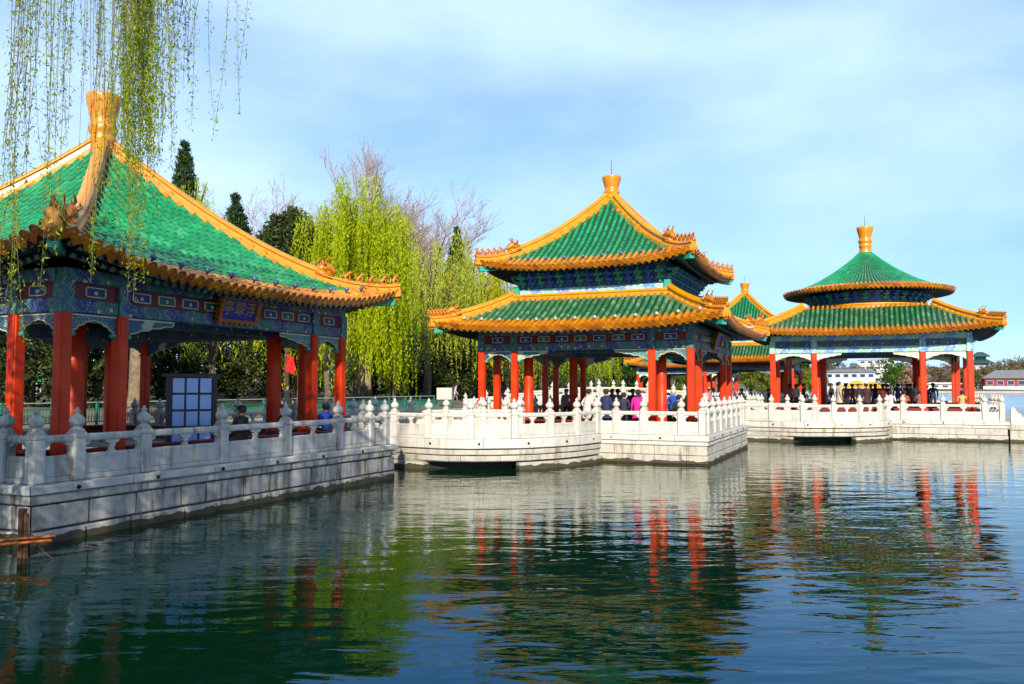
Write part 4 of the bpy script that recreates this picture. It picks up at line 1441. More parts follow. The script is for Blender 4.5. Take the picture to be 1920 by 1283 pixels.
def unit(a):
    return a / np.maximum(1e-9, np.linalg.norm(a, axis=1, keepdims=True))
def leaves(name, C, D, l, w, mat, parent, M=None):
    """one rhombic leaf per centre C with axis D"""
    n = len(C)
    D = unit(D)
    Wv = unit(np.cross(D, unit(rng.normal(size=(n, 3)))))
    l = np.broadcast_to(np.asarray(l, float), (n,))[:, None]; w = np.broadcast_to(np.asarray(w, float), (n,))[:, None]
    V = np.stack([C - D * l * .5, C + Wv * w * .5 - D * l * .05, C + D * l * .5, C - Wv * w * .5 - D * l * .05], 1).reshape(-1, 3)
    F = np.arange(4 * n).reshape(-1, 4)
    return place(name, np_mesh(name, V, F, mat), parent, M)
def trunk(parent, pts, rad, mat, n=8, name='trunk'):
    m = MB(); m.tube(pts, rad, n)
    return m.build(name, mat, parent, True)
def gz(x, y): return float(land_z(np.array(x), np.array(y)))
def loc_on_bank(px, d):
    x, y = at(px, d)
    return (x, y, gz(x, y) - .05)
def wander(p0, p1, n, j):
    p0, p1 = Vector(p0), Vector(p1)
    L_ = (p1 - p0).length
    return [p0.lerp(p1, i / n) + Vector((random.uniform(-j, j), random.uniform(-j, j), random.uniform(-j, j) * .4)) * (L_ if 0 < i < n else 0) for i in range(n + 1)]

def willow(px, d, H, rad, label, mat, nstr=330, low=(1.2, 5.0), seed=1, group=None, leaf=(.24, .055), name='willow_tree', dens=.11, thin=0.0):
    r = np.random.default_rng(seed)
    t = thing(name, loc_on_bank(px, d), label, 'tree', group)
    fork = H * .30
    trunk(t, [(0, 0, -.3), (.1, .05, fork * .5), (.05, -.1, fork)], [H * .028, H * .022, H * .019], MAT['bark'])
    C, D = [], []
    nl = 11
    m = MB()
    for i in range(nl):
        a = 2 * math.pi * i / nl + r.uniform(-.25, .25)
        rr = rad * r.uniform(.45, .95)
        hz = H * r.uniform(.72, .98) * (1 - .12 * rr / rad)
        tip = np.array([rr * math.cos(a), rr * math.sin(a), hz])
        pts = [np.array([0, 0, fork]), np.array([.25 * tip[0], .25 * tip[1], fork + .45 * (hz - fork)]), np.array([.6 * tip[0], .6 * tip[1], fork + .85 * (hz - fork)]), tip]
        m.tube([tuple(p) for p in pts], [H * .012, H * .009, H * .006, H * .002], 5)
        ns = nstr // nl
        ncl = max(4, ns // 9)
        cl_f = r.uniform(.42, 1.08, ncl); cl_o = np.clip(r.normal(size=(ncl, 2)), -1.4, 1.4) * rad * .19; cl_b = r.uniform(0, 1, ncl) ** 1.6 * H * .32
        for k in range(ns):
            ci = r.integers(ncl)
            f = cl_f[ci] + r.normal() * .02
            seg = min(2, int(f * 3)); tt = f * 3 - seg
            base = pts[seg] + (pts[min(seg + 1, 3)] - pts[seg]) * min(tt, 1.15) if seg < 3 else tip
            off = cl_o[ci] + r.normal(size=2) * .30
            top = base + np.array([off[0], off[1], r.uniform(-.3, .5)])
            bot = r.uniform(*low) + 2.4 * max(0, 1 - np.hypot(top[0], top[1]) / rad) + cl_b[ci] + r.uniform(-.6, .6)
            ln = top[2] - bot
            if ln < .6: continue
            n = int(ln / dens)
            q = np.linspace(0, 1, n)
            sx, sy = r.normal(size=2) * .25
            out_ = np.array([top[0], top[1]]) / (np.hypot(top[0], top[1]) + .4) * .5
            X = top[0] + out_[0] * (1 - (1 - q) ** 2) + sx * q + .05 * np.sin(q * 9 + r.uniform(0, 6))
            Y = top[1] + out_[1] * (1 - (1 - q) ** 2) + sy * q + .05 * np.cos(q * 8 + r.uniform(0, 6))
            Zz = top[2] + .35 * q * (1 - q) * 2 - ln * q
            keep = r.random(n) > thin
            P = np.stack([X, Y, Zz], 1)[keep]
            P += r.normal(size=P.shape) * .055
            C.append(P)
            dd = np.tile([0, 0, -1.0], (len(P), 1)) + r.normal(size=P.shape) * .45
            D.append(dd)
    m.build('limbs', MAT['bark'], t, True)
    C = np.concatenate(C); D = np.concatenate(D)
    s = r.uniform(.5, 1.4, len(C))
    leaves('crown', C, D, leaf[0] * s, leaf[1] * s, mat, t)
    return t

def clumpy(t, H, z0, prof, n, mat, seed, leaf=(.30, .13), clump=.55, nclump=170, up=.2, trunk_r=.22, fill=.25):
    """evergreen crown: clumps of small leaves spread over a profile of radius by height"""
    r = np.random.default_rng(seed)
    trunk(t, [(0, 0, -.3), (.04, .02, H * .5), (0, 0, H * .92)], [trunk_r, trunk_r * .7, .03], MAT['bark'])
    zs = r.random(nclump * 3) ** .85
    R_ = np.interp(zs, [p[0] for p in prof], [p[1] for p in prof])
    keep = r.random(len(zs)) < R_ / max(p[1] for p in prof) * 1.1 + .12
    zs, R_ = zs[keep][:nclump], R_[keep][:nclump]
    a = r.uniform(0, 2 * math.pi, len(zs))
    rr = R_ * np.where(r.random(len(zs)) < fill, r.uniform(.1, .7, len(zs)), r.uniform(.72, 1.05, len(zs)))
    K = np.stack([rr * np.cos(a), rr * np.sin(a), z0 + zs * (H - z0)], 1)
    per = n // len(K)
    C = np.repeat(K, per, 0)
    cs = np.repeat(clump * r.uniform(.6, 1.3, len(K)) * (.55 + .45 * R_ / max(R_)), per)[:, None]
    g = r.normal(size=C.shape)
    g = g / np.linalg.norm(g, axis=1, keepdims=True) * r.random((len(C), 1)) ** .45
    g[:, 2] *= .75
    P = C + g * cs
    D = g + np.array([0, 0, up]) + r.normal(size=g.shape) * .35
    s = r.uniform(.7, 1.3, len(P))
    # a few limbs through the clumps
    m = MB()
    for k in range(0, len(K), 6):
        q = K[k]
        m.tube([(0, 0, max(.5, q[2] - .35 * np.hypot(q[0], q[1]) - .3)), tuple(q)], [trunk_r * .22, .015], 4)
    m.build('limbs', MAT['bark'], t)
    leaves('crown', P, D, leaf[0] * s, leaf[1] * s, mat, t)
    return t
CONE = [(0, .9), (.1, 1), (.35, .82), (.6, .55), (.8, .32), (1, .03)]
OVAL = [(0, .45), (.15, .8), (.4, 1.0), (.65, .93), (.85, .62), (1, .15)]
def sc_prof(p, w): return [(a, b * w) for a, b in p]
def evergreen(px, d, H, w, label, mat='cypress', prof=CONE, z0=1.0, n=11000, seed=3, name='cypress_tree', group=None, **k):
    t = thing(name, loc_on_bank(px, d), label, 'tree', group)
    return clumpy(t, H, z0, sc_prof(prof, w), n, MAT[mat], seed, **k)

def bare_tree(px, d, H, label, seed, spread=.5, mat='bark_pale', group=None, upb=.45):
    r = random.Random(seed)
    t = thing('bare_sycamore', loc_on_bank(px, d), label, 'tree', group)
    m, tw = MB(), MB()
    buds = []
    def grow(p, dirv, ln, rad, lev):
        n = 3
        pts, rads = [p], [rad]
        q, dd = p.copy(), dirv.copy()
        for i in range(n):
            dd = (dd + Vector((r.uniform(-1, 1), r.uniform(-1, 1), r.uniform(-.35, .7))) * (.16 + .05 * lev)).normalized()
            q = q + dd * (ln / n)
            pts.append(q.copy()); rads.append(rad * (1 - .45 * (i + 1) / n))
        (m if lev < 3 else tw).tube(pts, [max(.020, q_) for q_ in rads], 6 if lev < 2 else 3)
        if lev >= 6 or rad < .004:
            buds.append(q); return
        kids = 3 if lev < 2 else (3 if r.random() < .65 else 2)
        for k in range(kids):
            i = r.choice((1, 2, 3, 3)) if lev > 0 else r.choice((2, 3, 3))
            a = r.uniform(0, 2 * math.pi)
            side = Vector((math.cos(a), math.sin(a), r.uniform(-.05, .35)))
            nd = (dd + side * spread * r.uniform(.6, 1.35)).normalized()
            grow(pts[i], nd, ln * r.uniform(.60, .80), rads[i] * r.uniform(.52, .70), lev + 1)
        grow(q, (dd + Vector((r.uniform(-.2, .2), r.uniform(-.2, .2), .15))).normalized(), ln * .78, rads[-1] * .95, lev + 1)
    grow(Vector((0, 0, -.3)), Vector((0, 0, 1)), H * .30, H * .024, 0)
    m.build('trunk', MAT[mat], t, True)
    place('twigs', raw_mesh('twigs', tw, MAT['bark_pale']), t)
    B = np.array([tuple(b) for b in buds])
    B = np.repeat(B, 3, 0) + rng.normal(size=(len(B) * 3, 3)) * .22
    leaves('crown', B, rng.normal(size=B.shape), .10, .05, MAT['farbrown'], t)
    return t

G = 'trees on the park bank'
# behind the plaque pavilion
willow(672, 58, 17.0, 4.3, 'bright yellow-green weeping willow whose curtains hang beside the plaque pavilion roof tip', MAT['willow'], nstr=1100, low=(.4, 3.2), seed=11, group=G, leaf=(.24, .065), dens=.085)
willow(800, 76, 16.6, 5.2, 'pale green weeping willow behind the bright willow and before the bare sycamores', MAT['willow_pale'], nstr=720, low=(1.0, 5), seed=12, group=G, thin=.1, leaf=(.26, .075))
willow(880, 84, 17.0, 5.6, 'olive-yellow weeping willow rising beside the double roof of the second pavilion', MAT['willow_olive'], nstr=900, low=(.6, 5), seed=13, group=G, leaf=(.27, .08))
willow(948, 104, 16.5, 3.2, 'thin pale willow top showing above the upper eave of the second pavilion', MAT['willow_pale'], nstr=150, low=(6, 10), seed=14, group=G, thin=.35)
willow(398, 47, 9.2, 3.6, 'weeping willow hanging behind the notice board inside the plaque pavilion', MAT['willow'], nstr=330, low=(1.7, 4), seed=15, group=G)
willow(612, 50, 8.6, 2.2, 'small leaning willow seen between the end posts of the plaque pavilion', MAT['willow'], nstr=240, low=(.7, 2.8), seed=16, group=G)
willow(1118, 98, 10.5, 3.8, 'yellow-green willow seen through the posts of the second pavilion', MAT['willow'], nstr=330, low=(.4, 3), seed=17, group=G)
willow(1012, 92, 9.6, 3.4, 'yellow-green willow behind the end posts of the second pavilion', MAT['willow_olive'], nstr=300, low=(.6, 3.5), seed=18, group=G)
willow(352, 66, 19.2, 2.6, 'light green young willow at the foot of the tall cypress behind the roof', MAT['willow'], nstr=380, low=(7, 11), seed=19, group=G, thin=.1)
willow(8, 46, 15.2, 2.0, 'sparse pale willow showing behind the hip ridge of the plaque pavilion', MAT['willow_pale'], nstr=110, low=(4, 9), seed=20, group=G, thin=.4)
evergreen(338, 70, 21.2, 2.1, 'tall pointed dark cypress rising above the roof ridge beside the light green willow', seed=31, group=G, n=26000, z0=7, nclump=620, leaf=(.30, .10), clump=.62, up=.9)
evergreen(437, 64, 16.0, 2.2, 'dark conical cypress peeking over the roof ridge of the plaque pavilion', seed=32, group=G, n=22000, z0=6, nclump=520, leaf=(.30, .10), clump=.6, up=.9)
evergreen(538, 60, 14.4, 2.7, 'rounded dark juniper standing beside the bright willow', mat='juniper', prof=OVAL, seed=33, group=G, n=22000, z0=5, nclump=380, name='juniper_tree', clump=.7)
evergreen(856, 92, 18.9, 1.5, 'slender dark cypress tip between the willows and the second pavilion', seed=34, group=G, n=15000, z0=8, nclump=400, clump=.58, up=.9)
bare_tree(585, 92, 23.5, 'bare pale sycamore behind the rounded juniper', 41, .85, group=G)
bare_tree(690, 86, 25.0, 'tallest bare sycamore with whitish limbs behind the bright willow', 42, .72, group=G)
bare_tree(780, 96, 24.5, 'bare sycamore with a leaning pale trunk behind the pale willow', 43, .85, group=G)
bare_tree(480, 100, 17.5, 'low hazy bare tree between the cypress and the rounded juniper', 44, .8, group=G)
# dark evergreens under the eaves
for i, (px, d, H, w, lb) in enumerate([
        (752, 88, 9.4, 2.2, 'dark juniper with a pale trunk beside the bright willow curtain'),
        (800, 84, 8.2, 2.7, 'low dark juniper behind the white sign box'),
        (850, 80, 9.6, 2.6, 'bushy dark juniper beside the post end of the second pavilion'),
        (905, 86, 8.6, 2.6, 'dark juniper hidden behind the end posts of the second pavilion'),
        (700, 92, 9.0, 2.6, 'dark juniper in the shade behind the willow curtains'),
        (60, 44, 8.2, 3.0, 'dark evergreen seen past the corner post of the plaque pavilion'),
        (185, 46, 8.6, 3.0, 'dark evergreen behind the lit round post of the plaque pavilion'),
        (300, 56, 9.0, 3.2, 'dark evergreen filling the middle bay of the plaque pavilion'),
        (455, 62, 8.6, 3.4, 'dark evergreen above the earth bank behind the plaque pavilion'),
        (545, 66, 8.6, 3.0, 'dark evergreen behind the round inner post of the plaque pavilion'),
        (990, 118, 9.5, 4.0, 'dark evergreen far behind the willows of the second pavilion')]):
    evergreen(px, d, H, w, lb, mat='juniper' if i % 3 != 1 else 'cypress', prof=OVAL, z0=.2, n=13000, seed=50 + i, nclump=230, fill=.35, name='juniper_tree', group='dark evergreens behind the pavilions', clump=.85, leaf=(.30, .14))
evergreen(1188, 112, 8.6, 4.2, 'round green broadleaf bush seen between the red posts of the second pavilion', mat='broadleaf', prof=OVAL, z0=.4, n=12000, seed=71, nclump=180, name='broadleaf_tree', clump=.95, leaf=(.34, .2))
evergreen(1060, 122, 9.0, 4.4, 'green broadleaf tree behind the humped bridge', mat='broadleaf', prof=OVAL, z0=.6, n=10000, seed=72, nclump=160, name='broadleaf_tree', clump=1.0, leaf=(.36, .2))
evergreen(1300, 150, 9.0, 5.0, 'olive spring tree beyond the fourth pavilion', mat='spring', prof=OVAL, z0=.6, n=9000, seed=73, nclump=150, name='spring_tree', clump=1.1, leaf=(.42, .22))
evergreen(1440, 190, 9.5, 6.0, 'olive spring tree on the bank beyond the fourth pavilion beside the grey slope', mat='spring', prof=OVAL, z0=.6, n=9000, seed=74, nclump=150, name='spring_tree', clump=1.3, leaf=(.5, .26))
evergreen(1500, 230, 10.5, 7.0, 'yellowish spring tree seen between the end posts of the round-topped pavilion', mat='spring', prof=OVAL, z0=.6, n=9000, seed=75, nclump=150, name='spring_tree', clump=1.5, leaf=(.6, .3))
# a loose screen of undergrowth closes the view behind the bank
scr = []
for k in range(110):
    yv = -14 + k * 2.1
    xv = (-53 if k % 2 else -62) + random.uniform(-4, 4)
    scr.append((xv, yv, gz(xv, yv)))
Pp = []
for (x, y, z) in scr:
    g_ = rng.normal(size=(900, 3)); g_ /= np.linalg.norm(g_, axis=1, keepdims=True)
    g_ *= rng.random((900, 1)) ** .4
    Pp.append(np.array([x, y, z + 2.8]) + g_ * np.array([2.6, 3.4, 4.4 + rng.uniform(-1.4, 1.6)]))
Pp = np.concatenate(Pp)
so = leaves('shrubbery', Pp, rng.normal(size=Pp.shape), .42, .2, MAT['juniper'], None)
tag(so, 'dark mass of shrubs closing the view along the bank', 'shrubs', kind='stuff')

# ---- trunks seen through the nearest pavilion
def old_trunk(px, d, H, r0, label):
    t = thing('old_tree', loc_on_bank(px, d), label, 'tree', G)
    trunk(t, [(0, 0, -.3), (.05, .03, .4), (.1, 0, 1.6), (-.05, .1, H * .6), (.2, .1, H)], [r0 * 1.5, r0 * 1.1, r0, r0 * .85, r0 * .5], MAT['bark_mid'], 10)
    r = np.random.default_rng(int(px))
    m = MB()
    K = []
    for k in range(14):
        a = r.uniform(0, 6.28); z = H * r.uniform(.7, 1)
        e = (1.7 * math.cos(a), 1.7 * math.sin(a), z + r.uniform(.3, 1.2))
        m.tube([(.15, .1, z), e], [.06, .015], 4); K.append(e)
    m.build('limbs', MAT['bark_pale'], t)
    C = np.repeat(np.array(K), 260, 0) + r.normal(size=(14 * 260, 3)) * .5
    leaves('crown', C, r.normal(size=C.shape), .22, .10, MAT['juniper'], t)
old_trunk(256, 42, 6.2, .42, 'stout pale trunk standing between the middle posts of the plaque pavilion')
old_trunk(566, 52, 6.0, .34, 'leaning pale trunk behind the lit end post of the plaque pavilion')
old_trunk(737, 62, 4.6, .16, 'thin pale trunk beside the path with walking people')
# ---- the willow beside the quay, its strands hang into the picture
def near_willow():
    base = cw(-10.2, 6.2)
    t = thing('willow_tree', (base[0], base[1], 1.2), 'weeping willow on the quay whose thin leafy strands hang before the plaque pavilion roof', 'tree')
    def loc(lat, d, z):
        x, y = cw(lat, d)
        return Vector((x - base[0], y - base[1], z - 1.2))
    tr = [loc(-10.2, 6.2, .9), loc(-10.1, 6.3, 3.0), loc(-9.8, 6.2, 5.6), loc(-9.4, 6.4, 8.0)]
    trunk(t, tr, [.42, .36, .32, .25], MAT['bark'], 10)
    limbs = []
    for pts in ([(-9.4, 6.4, 8.0), (-8.0, 7.0, 9.3), (-6.0, 7.8, 10.0), (-4.2, 8.2, 9.9), (-2.3, 8.4, 9.2)],
                [(-9.4, 6.4, 8.0), (-8.2, 6.2, 10.4), (-6.8, 6.2, 11.6), (-5.0, 6.8, 11.4), (-3.6, 7.4, 10.4)],
                [(-9.8, 6.2, 5.6), (-8.9, 5.0, 8.0), (-8.4, 3.5, 10.0), (-7.8, 1.5, 10.6)],
                [(-9.4, 6.4, 8.0), (-9.2, 7.4, 10.5), (-8.6, 8.6, 11.6), (-7.4, 9.8, 11.0)],
                [(-9.4, 6.4, 8.0), (-10.4, 5.0, 10.8), (-10.6, 3.2, 12.0), (-10.0, 1.4, 11.6)],
                [(-9.4, 6.4, 8.0), (-9.6, 6.0, 11.4), (-9.2, 5.4, 13.6), (-8.6, 4.6, 14.2)],
                [(-9.8, 6.2, 5.6), (-11.4, 6.6, 9.0), (-13.2, 7.4, 11.0), (-14.6, 8.2, 10.4)],
                [(-9.4, 6.4, 8.0), (-8.6, 6.0, 11.6), (-7.4, 5.4, 13.6), (-6.2, 4.8, 14.4)],
                [(-9.4, 6.4, 8.0), (-8.0, 5.2, 10.6), (-6.6, 4.4, 12.0), (-5.6, 3.8, 12.2)],
                [(-9.8, 6.2, 5.6), (-8.6, 6.0, 7.6), (-7.6, 6.0, 9.0), (-6.8, 6.0, 9.6)],
                [(-9.4, 6.4, 8.0), (-9.8, 7.4, 10.6), (-9.8, 9.0, 11.8), (-9.2, 10.4, 11.4)],
                [(-9.4, 6.4, 8.0), (-8.8, 5.8, 12.6), (-7.2, 5.2, 15.4), (-5.4, 4.8, 16.4)],
                [(-9.4, 6.4, 8.0), (-8.2, 6.0, 11.0), (-6.4, 5.6, 13.4), (-4.8, 5.4, 14.0)],
                [(-9.4, 6.4, 8.0), (-8.6, 6.2, 9.8), (-7.4, 5.8, 11.2), (-6.0, 5.4, 11.8)]):
        P = resample3([loc(*p) for p in pts], 10)
        m = MB(); m.tube(P, [.16 * (1 - .85 * i / (len(P) - 1)) for i in range(len(P))], 6)
        m.build('limb', MAT['bark'], t, True)
        limbs.append(P)
    r = np.random.default_rng(5)
    acc = []
    def strand(top, bot, leaf=.036, dens=70, sway=.05, twig=.004, full=.85, start=0.0, join=None):
        top, bot = np.array(top), np.array(bot)
        ln = np.linalg.norm(top - bot)
        n = max(8, int(ln * 6))
        q = np.linspace(0, 1, n)[:, None]
        ph = r.uniform(0, 6.28, 2)
        P = top * (1 - q) + bot * q
        P[:, 0] += sway * np.sin(q[:, 0] * 4 + ph[0]) * q[:, 0]
        P[:, 1] += sway * np.sin(q[:, 0] * 3 + ph[1]) * q[:, 0]
        m = MB(); m.tube([tuple(p) for p in P], [twig * (1.3 - .8 * k / (n - 1)) for k in range(n)], 3)
        if join is not None: join.add(m.v, m.f)
        else: o = place('strand', raw_mesh('strand', m, MAT['twig']), t)
        k = int(ln * dens)
        if k and full > 0:
            s = start + (1 - start) * r.random(k)
            keep = r.random(k) < full
            s = s[keep]
            idx = np.clip(s * (n - 1), 0, n - 1.001)
            i0 = idx.astype(int); f = (idx - i0)[:, None]
            C = P[i0] * (1 - f) + P[i0 + 1] * f
            D = np.tile([0, 0, -.75], (len(C), 1)) + r.normal(size=C.shape) * .55
            C = C + unit(D) * leaf * .5 + r.normal(size=C.shape) * .022
            sc = r.uniform(.45, 1.45, len(C))
            if join is not None: acc.append((C, D, leaf * sc)); return
            leaves('leaves', C, D, leaf * sc, leaf * .30 * sc, MAT['willow_near'], o)
    def vis(px, ybot, d, top=9.6, leaf=.038, dens=80, full=.85, lean=0.0, start=0.0, sway=.13):
        lat = (px - 960) / FPX * d
        zb = EYE + (727 - ybot) / FPX * d
        a = loc(lat + lean, d, top + r.uniform(-.3, .3)); b = loc(lat, d, zb)
        strand(a, b, leaf, dens, sway, full=full, start=start)
    # strands readable one by one against the sky and the roof
    for px, yb in ((443, 218), (393, 250), (366, 150), (345, 225), (322, 160), (312, 205), (296, 240), (288, 290), (150, 205), (147, 190), (120, 235), (112, 262), (70, 300), (66, 250), (38, 320), (30, 290), (12, 330), (95, 115), (186, 200), (196, 180), (60, 120), (172, 150), (158, 130), (100, 160), (330, 120), (300, 190)):
        vis(px, yb, r.uniform(7.4, 8.8), dens=95)
        if r.random() < .6: vis(px + r.uniform(-8, 8), yb - r.uniform(10, 80), r.uniform(7.4, 8.8), dens=60)
    # the thick bright bundle
    for k in range(56):
        vis(r.normal(255, 17), r.uniform(200, 330), r.uniform(7.6, 8.6), dens=105, full=.95)
    for px, yb in ((205, 560), (232, 430), (250, 565), (262, 400), (215, 470), (243, 500), (172, 520), (268, 470), (225, 380), (255, 440)):
        vis(px, yb, r.uniform(7.6, 8.6), dens=75, full=.9)
        vis(px + r.uniform(-7, 7), yb - r.uniform(30, 130), r.uniform(7.6, 8.6), dens=80, full=.9)
    # long dark ones before the left posts
    for px, yb in ((18, 640), (30, 560), (42, 590), (60, 540), (8, 560), (75, 470), (98, 420), (50, 480), (25, 450)):
        vis(px, yb, r.uniform(6.4, 7.6), dens=70, start=.25)
    # bare hanging twigs
    for k in range(20):
        px = r.uniform(0, 220)
        vis(px, r.uniform(240, 420), r.uniform(7, 9), dens=8, full=.5, lean=r.uniform(-.5, .5))
    # the rest of the crown, out of the picture, that shades the platform
    jm = MB()
    for P in limbs[2:]:
        tipw = P[-1]; tl = (tipw.x + base[0]) * CY + (tipw.y + base[1]) * SY
        for k in range(46 if tl > -8.7 else 9):
            i = r.integers(2, len(P))
            p = np.array(P[i]) + r.normal(size=3) * np.array([.8, .8, .3])
            wx, wy = p[0] + base[0], p[1] + base[1]
            la, dd_ = wx * CY + wy * SY, -wx * SY + wy * CY
            ln = r.uniform(2.2, 5.4)
            if la > -.70 * dd_ - .5:
                ln = min(ln, p[2] + 1.2 - (EYE + .49 * dd_ + .5))
            if ln < .8: continue
            strand(p, p - np.array([r.normal() * .2, r.normal() * .2, ln]), leaf=.13, dens=40, full=1.0, join=jm)
    place('hanging_twigs', raw_mesh('hanging_twigs', jm, MAT['twig']), t)
    C = np.concatenate([a[0] for a in acc]); D = np.concatenate([a[1] for a in acc]); S_ = np.concatenate([a[2] for a in acc])
    leaves('crown', C, D, S_, S_ * .3, MAT['willow_near'], t)
    return t
def resample3(P, n):
    Q = [P[0] * 2 - P[1]] + P + [P[-1] * 2 - P[-2]]
    out_ = []
    m = len(P) - 1
    for i in range(n * m + 1):
        s = i / n; j = min(int(s), m - 1); tt = s - j
        a, b, c, d = Q[j], Q[j + 1], Q[j + 2], Q[j + 3]
        out_.append(.5 * ((2 * b) + (c - a) * tt + (2 * a - 5 * b + 4 * c - d) * tt * tt + (3 * b - a - 3 * c + d) * tt ** 3))
    return out_
near_willow()
# ================================================================== people
def skin_body(name, V, E, region):
    me = bpy.data.meshes.new(name)
    me.from_pydata([v[:3] for v in V], E, [])
    o = bpy.data.objects.new(name, me); COL.objects.link(o)
    sk = o.modifiers.new('skin', 'SKIN'); sk.use_smooth_shade = True
    for i, v in enumerate(V):
        r = v[3]
        me.skin_vertices[0].data[i].radius = r if isinstance(r, tuple) else (r, r)
    me.skin_vertices[0].data[0].use_root = True
    ss = o.modifiers.new('sub', 'SUBSURF'); ss.levels = 1; ss.render_levels = 1
    dg = bpy.context.evaluated_depsgraph_get()
    out_ = bpy.data.meshes.new_from_object(o.evaluated_get(dg))
    bpy.data.objects.remove(o)
    out_.name = name
    out_.materials.clear()
    for k in range(4): out_.materials.append(cloth((.3, .3, .3)))
    for p in out_.polygons:
        p.material_index = region(p.center)
        p.use_smooth = True
    return out_
_cl = {}
def cloth(c):
    k = tuple(round(x, 3) for x in c)
    if k not in _cl: _cl[k] = simple('cloth', c, tuple(x * .8 for x in c), rough=.85, scale=12)
    return _cl[k]
SKIN, HAIR = (.52, .30, .20), (.018, .014, .012)
def figure(pose):
    V, E = [], []
    def v(x, y, z, r, link=None):
        V.append((x, y, z, r)); i = len(V) - 1
        if link is not None: E.append((link, i))
        return i
    pz = .52 if pose == 'sit' else .93
    lean = -.10 if pose == 'walk' else 0
    pel = v(0, 0, pz, (.15, .115))
    sp = v(0, lean * .3, pz + .18, (.135, .105), pel)
    ch = v(0, lean * .7, pz + .38, (.165, .115), sp)
    nk = v(0, lean, pz + .53, .055, ch)
    hd = v(0, lean - .015, pz + .61, .082, nk)
    hm = v(0, lean - .02, pz + .69, .098, hd)
    ht = v(0, lean - .005, pz + .765, .07, hm)
    ns = v(0, lean - .125, pz + .655, .014, hm)
    for s in (-1, 1):
        hip = v(s * .10, 0, pz - .05, .092, pel)
        if pose == 'sit':
            kn = v(s * .12, -.44, pz + .0, .068, hip); an = v(s * .12, -.42, .09, .043, kn); v(s * .12, -.58, .04, .04, an)
        elif pose == 'walk':
            f = s * .22
            kn = v(s * .10, -f * .55 - .06, .50, .066, hip); an = v(s * .10, -f * 1.1 + (.10 if s < 0 else 0), .10, .043, kn); v(s * .10, -f * 1.1 - .13, .05, .04, an)
        else:
            kn = v(s * .11, -.015, .50, .066, hip); an = v(s * .11, .02, .09, .043, kn); v(s * .13, -.14, .04, .04, an)
        sh = v(s * .195, lean * .8, pz + .46, .066, ch)
        if pose == 'sit':
            el = v(s * .25, -.08, pz + .20, .048, sh); wr = v(s * .17, -.30, pz + .13, .034, el); hand = v(s * .14, -.38, pz + .12, .034, wr); fd = Vector((-s * .2, -1, -.2))
        elif pose == 'walk':
            el = v(s * .25, s * .10, pz + .20, .048, sh); wr = v(s * .24, s * .10 - .16, pz + .0, .034, el); hand = v(s * .24, s * .10 - .20, pz - .07, .034, wr); fd = Vector((0, -.5, -1))
        else:
            el = v(s * .255, .03, pz + .19, .048, sh); wr = v(s * .26, -.05, pz - .05, .034, el); hand = v(s * .26, -.075, pz - .13, .034, wr); fd = Vector((0, -.25, -1))
        fd.normalize()
        for q, (off, ln) in enumerate(((-.026, .075), (-.009, .088), (.009, .082), (.026, .065))):
            b = Vector((V[hand][0], V[hand][1] + off, V[hand][2])) + fd * .03
            a1 = v(*b, .010, hand)
            c = b + fd * ln * .55 + Vector((-s * .012, 0, 0))
            a2 = v(*c, .009, a1)
            d_ = c + fd * ln * .45 + Vector((-s * .022, 0, 0))
            v(*d_, .007, a2)
        tb = Vector(V[hand][:3]) + Vector((-s * .01, -.04, .02))
        a1 = v(*tb, .011, hand); v(*(tb + fd * .05 + Vector((0, -.02, 0))), .009, a1)
    def region(c):
        if c.z > pz + .545: return 0
        if pose == 'sit':
            if c.z < .085: return 3
            if c.y < -.33 and c.z > pz + .05 and abs(c.x) < .22 and c.z < pz + .2: return 0
            return 1 if (c.z > pz + .05) else 2
        if c.z < .085: return 3
        if abs(c.x) > .20 and c.z < pz + .0: return 0
        return 1 if c.z > pz - .06 else 2
    return skin_body('person', V, E, region), pz, lean
FIG = {k: figure(k) for k in ('stand', 'walk', 'sit')}
def hair_mesh(pz, lean, long_):
    m = MB()
    prof = [(.075, .0), (.108, .05), (.118, .10), (.11, .15), (.075, .19), (.01, .205)]
    vs, fs = [], []
    n = 10
    for r, z in prof:
        for k in range(n):
            a = 2 * math.pi * k / n
            y = r * math.sin(a)
            zz = z + (.075 if y < -.03 else 0) * (1 - z / .2)
            if long_ and y > 0 and z < .02: zz -= .17
            vs.append((r * math.cos(a), y * 1.08 + lean + .008, pz + .60 + zz))
    for i in range(len(prof) - 1):
        for k in range(n):
            fs.append((i * n + k, i * n + (k + 1) % n, (i + 1) * n + (k + 1) % n, (i + 1) * n + k))
    m.add(vs, fs)
    return m.mesh('hair', cloth(HAIR), True)
def face_mesh(pz, lean):
    m = MB()
    for s in (-1, 1):
        m.lathe([(.012, -.006), (.010, .006), (.001, .009)], 6, 0, Matrix.Translation((s * .036, lean - .112, pz + .685)) @ Matrix.Rotation(math.pi / 2, 4, 'X'))
    m.box(-.028, .028, lean - .106, lean - .096, pz + .610, pz + .622, 1)
    return m.mesh('face', [cloth((.02, .015, .015)), cloth((.42, .12, .1))])
HAIRS = {(k, l): hair_mesh(FIG[k][1], FIG[k][2], l) for k in FIG for l in (False, True)}
FACES = {k: face_mesh(FIG[k][1], FIG[k][2]) for k in FIG}
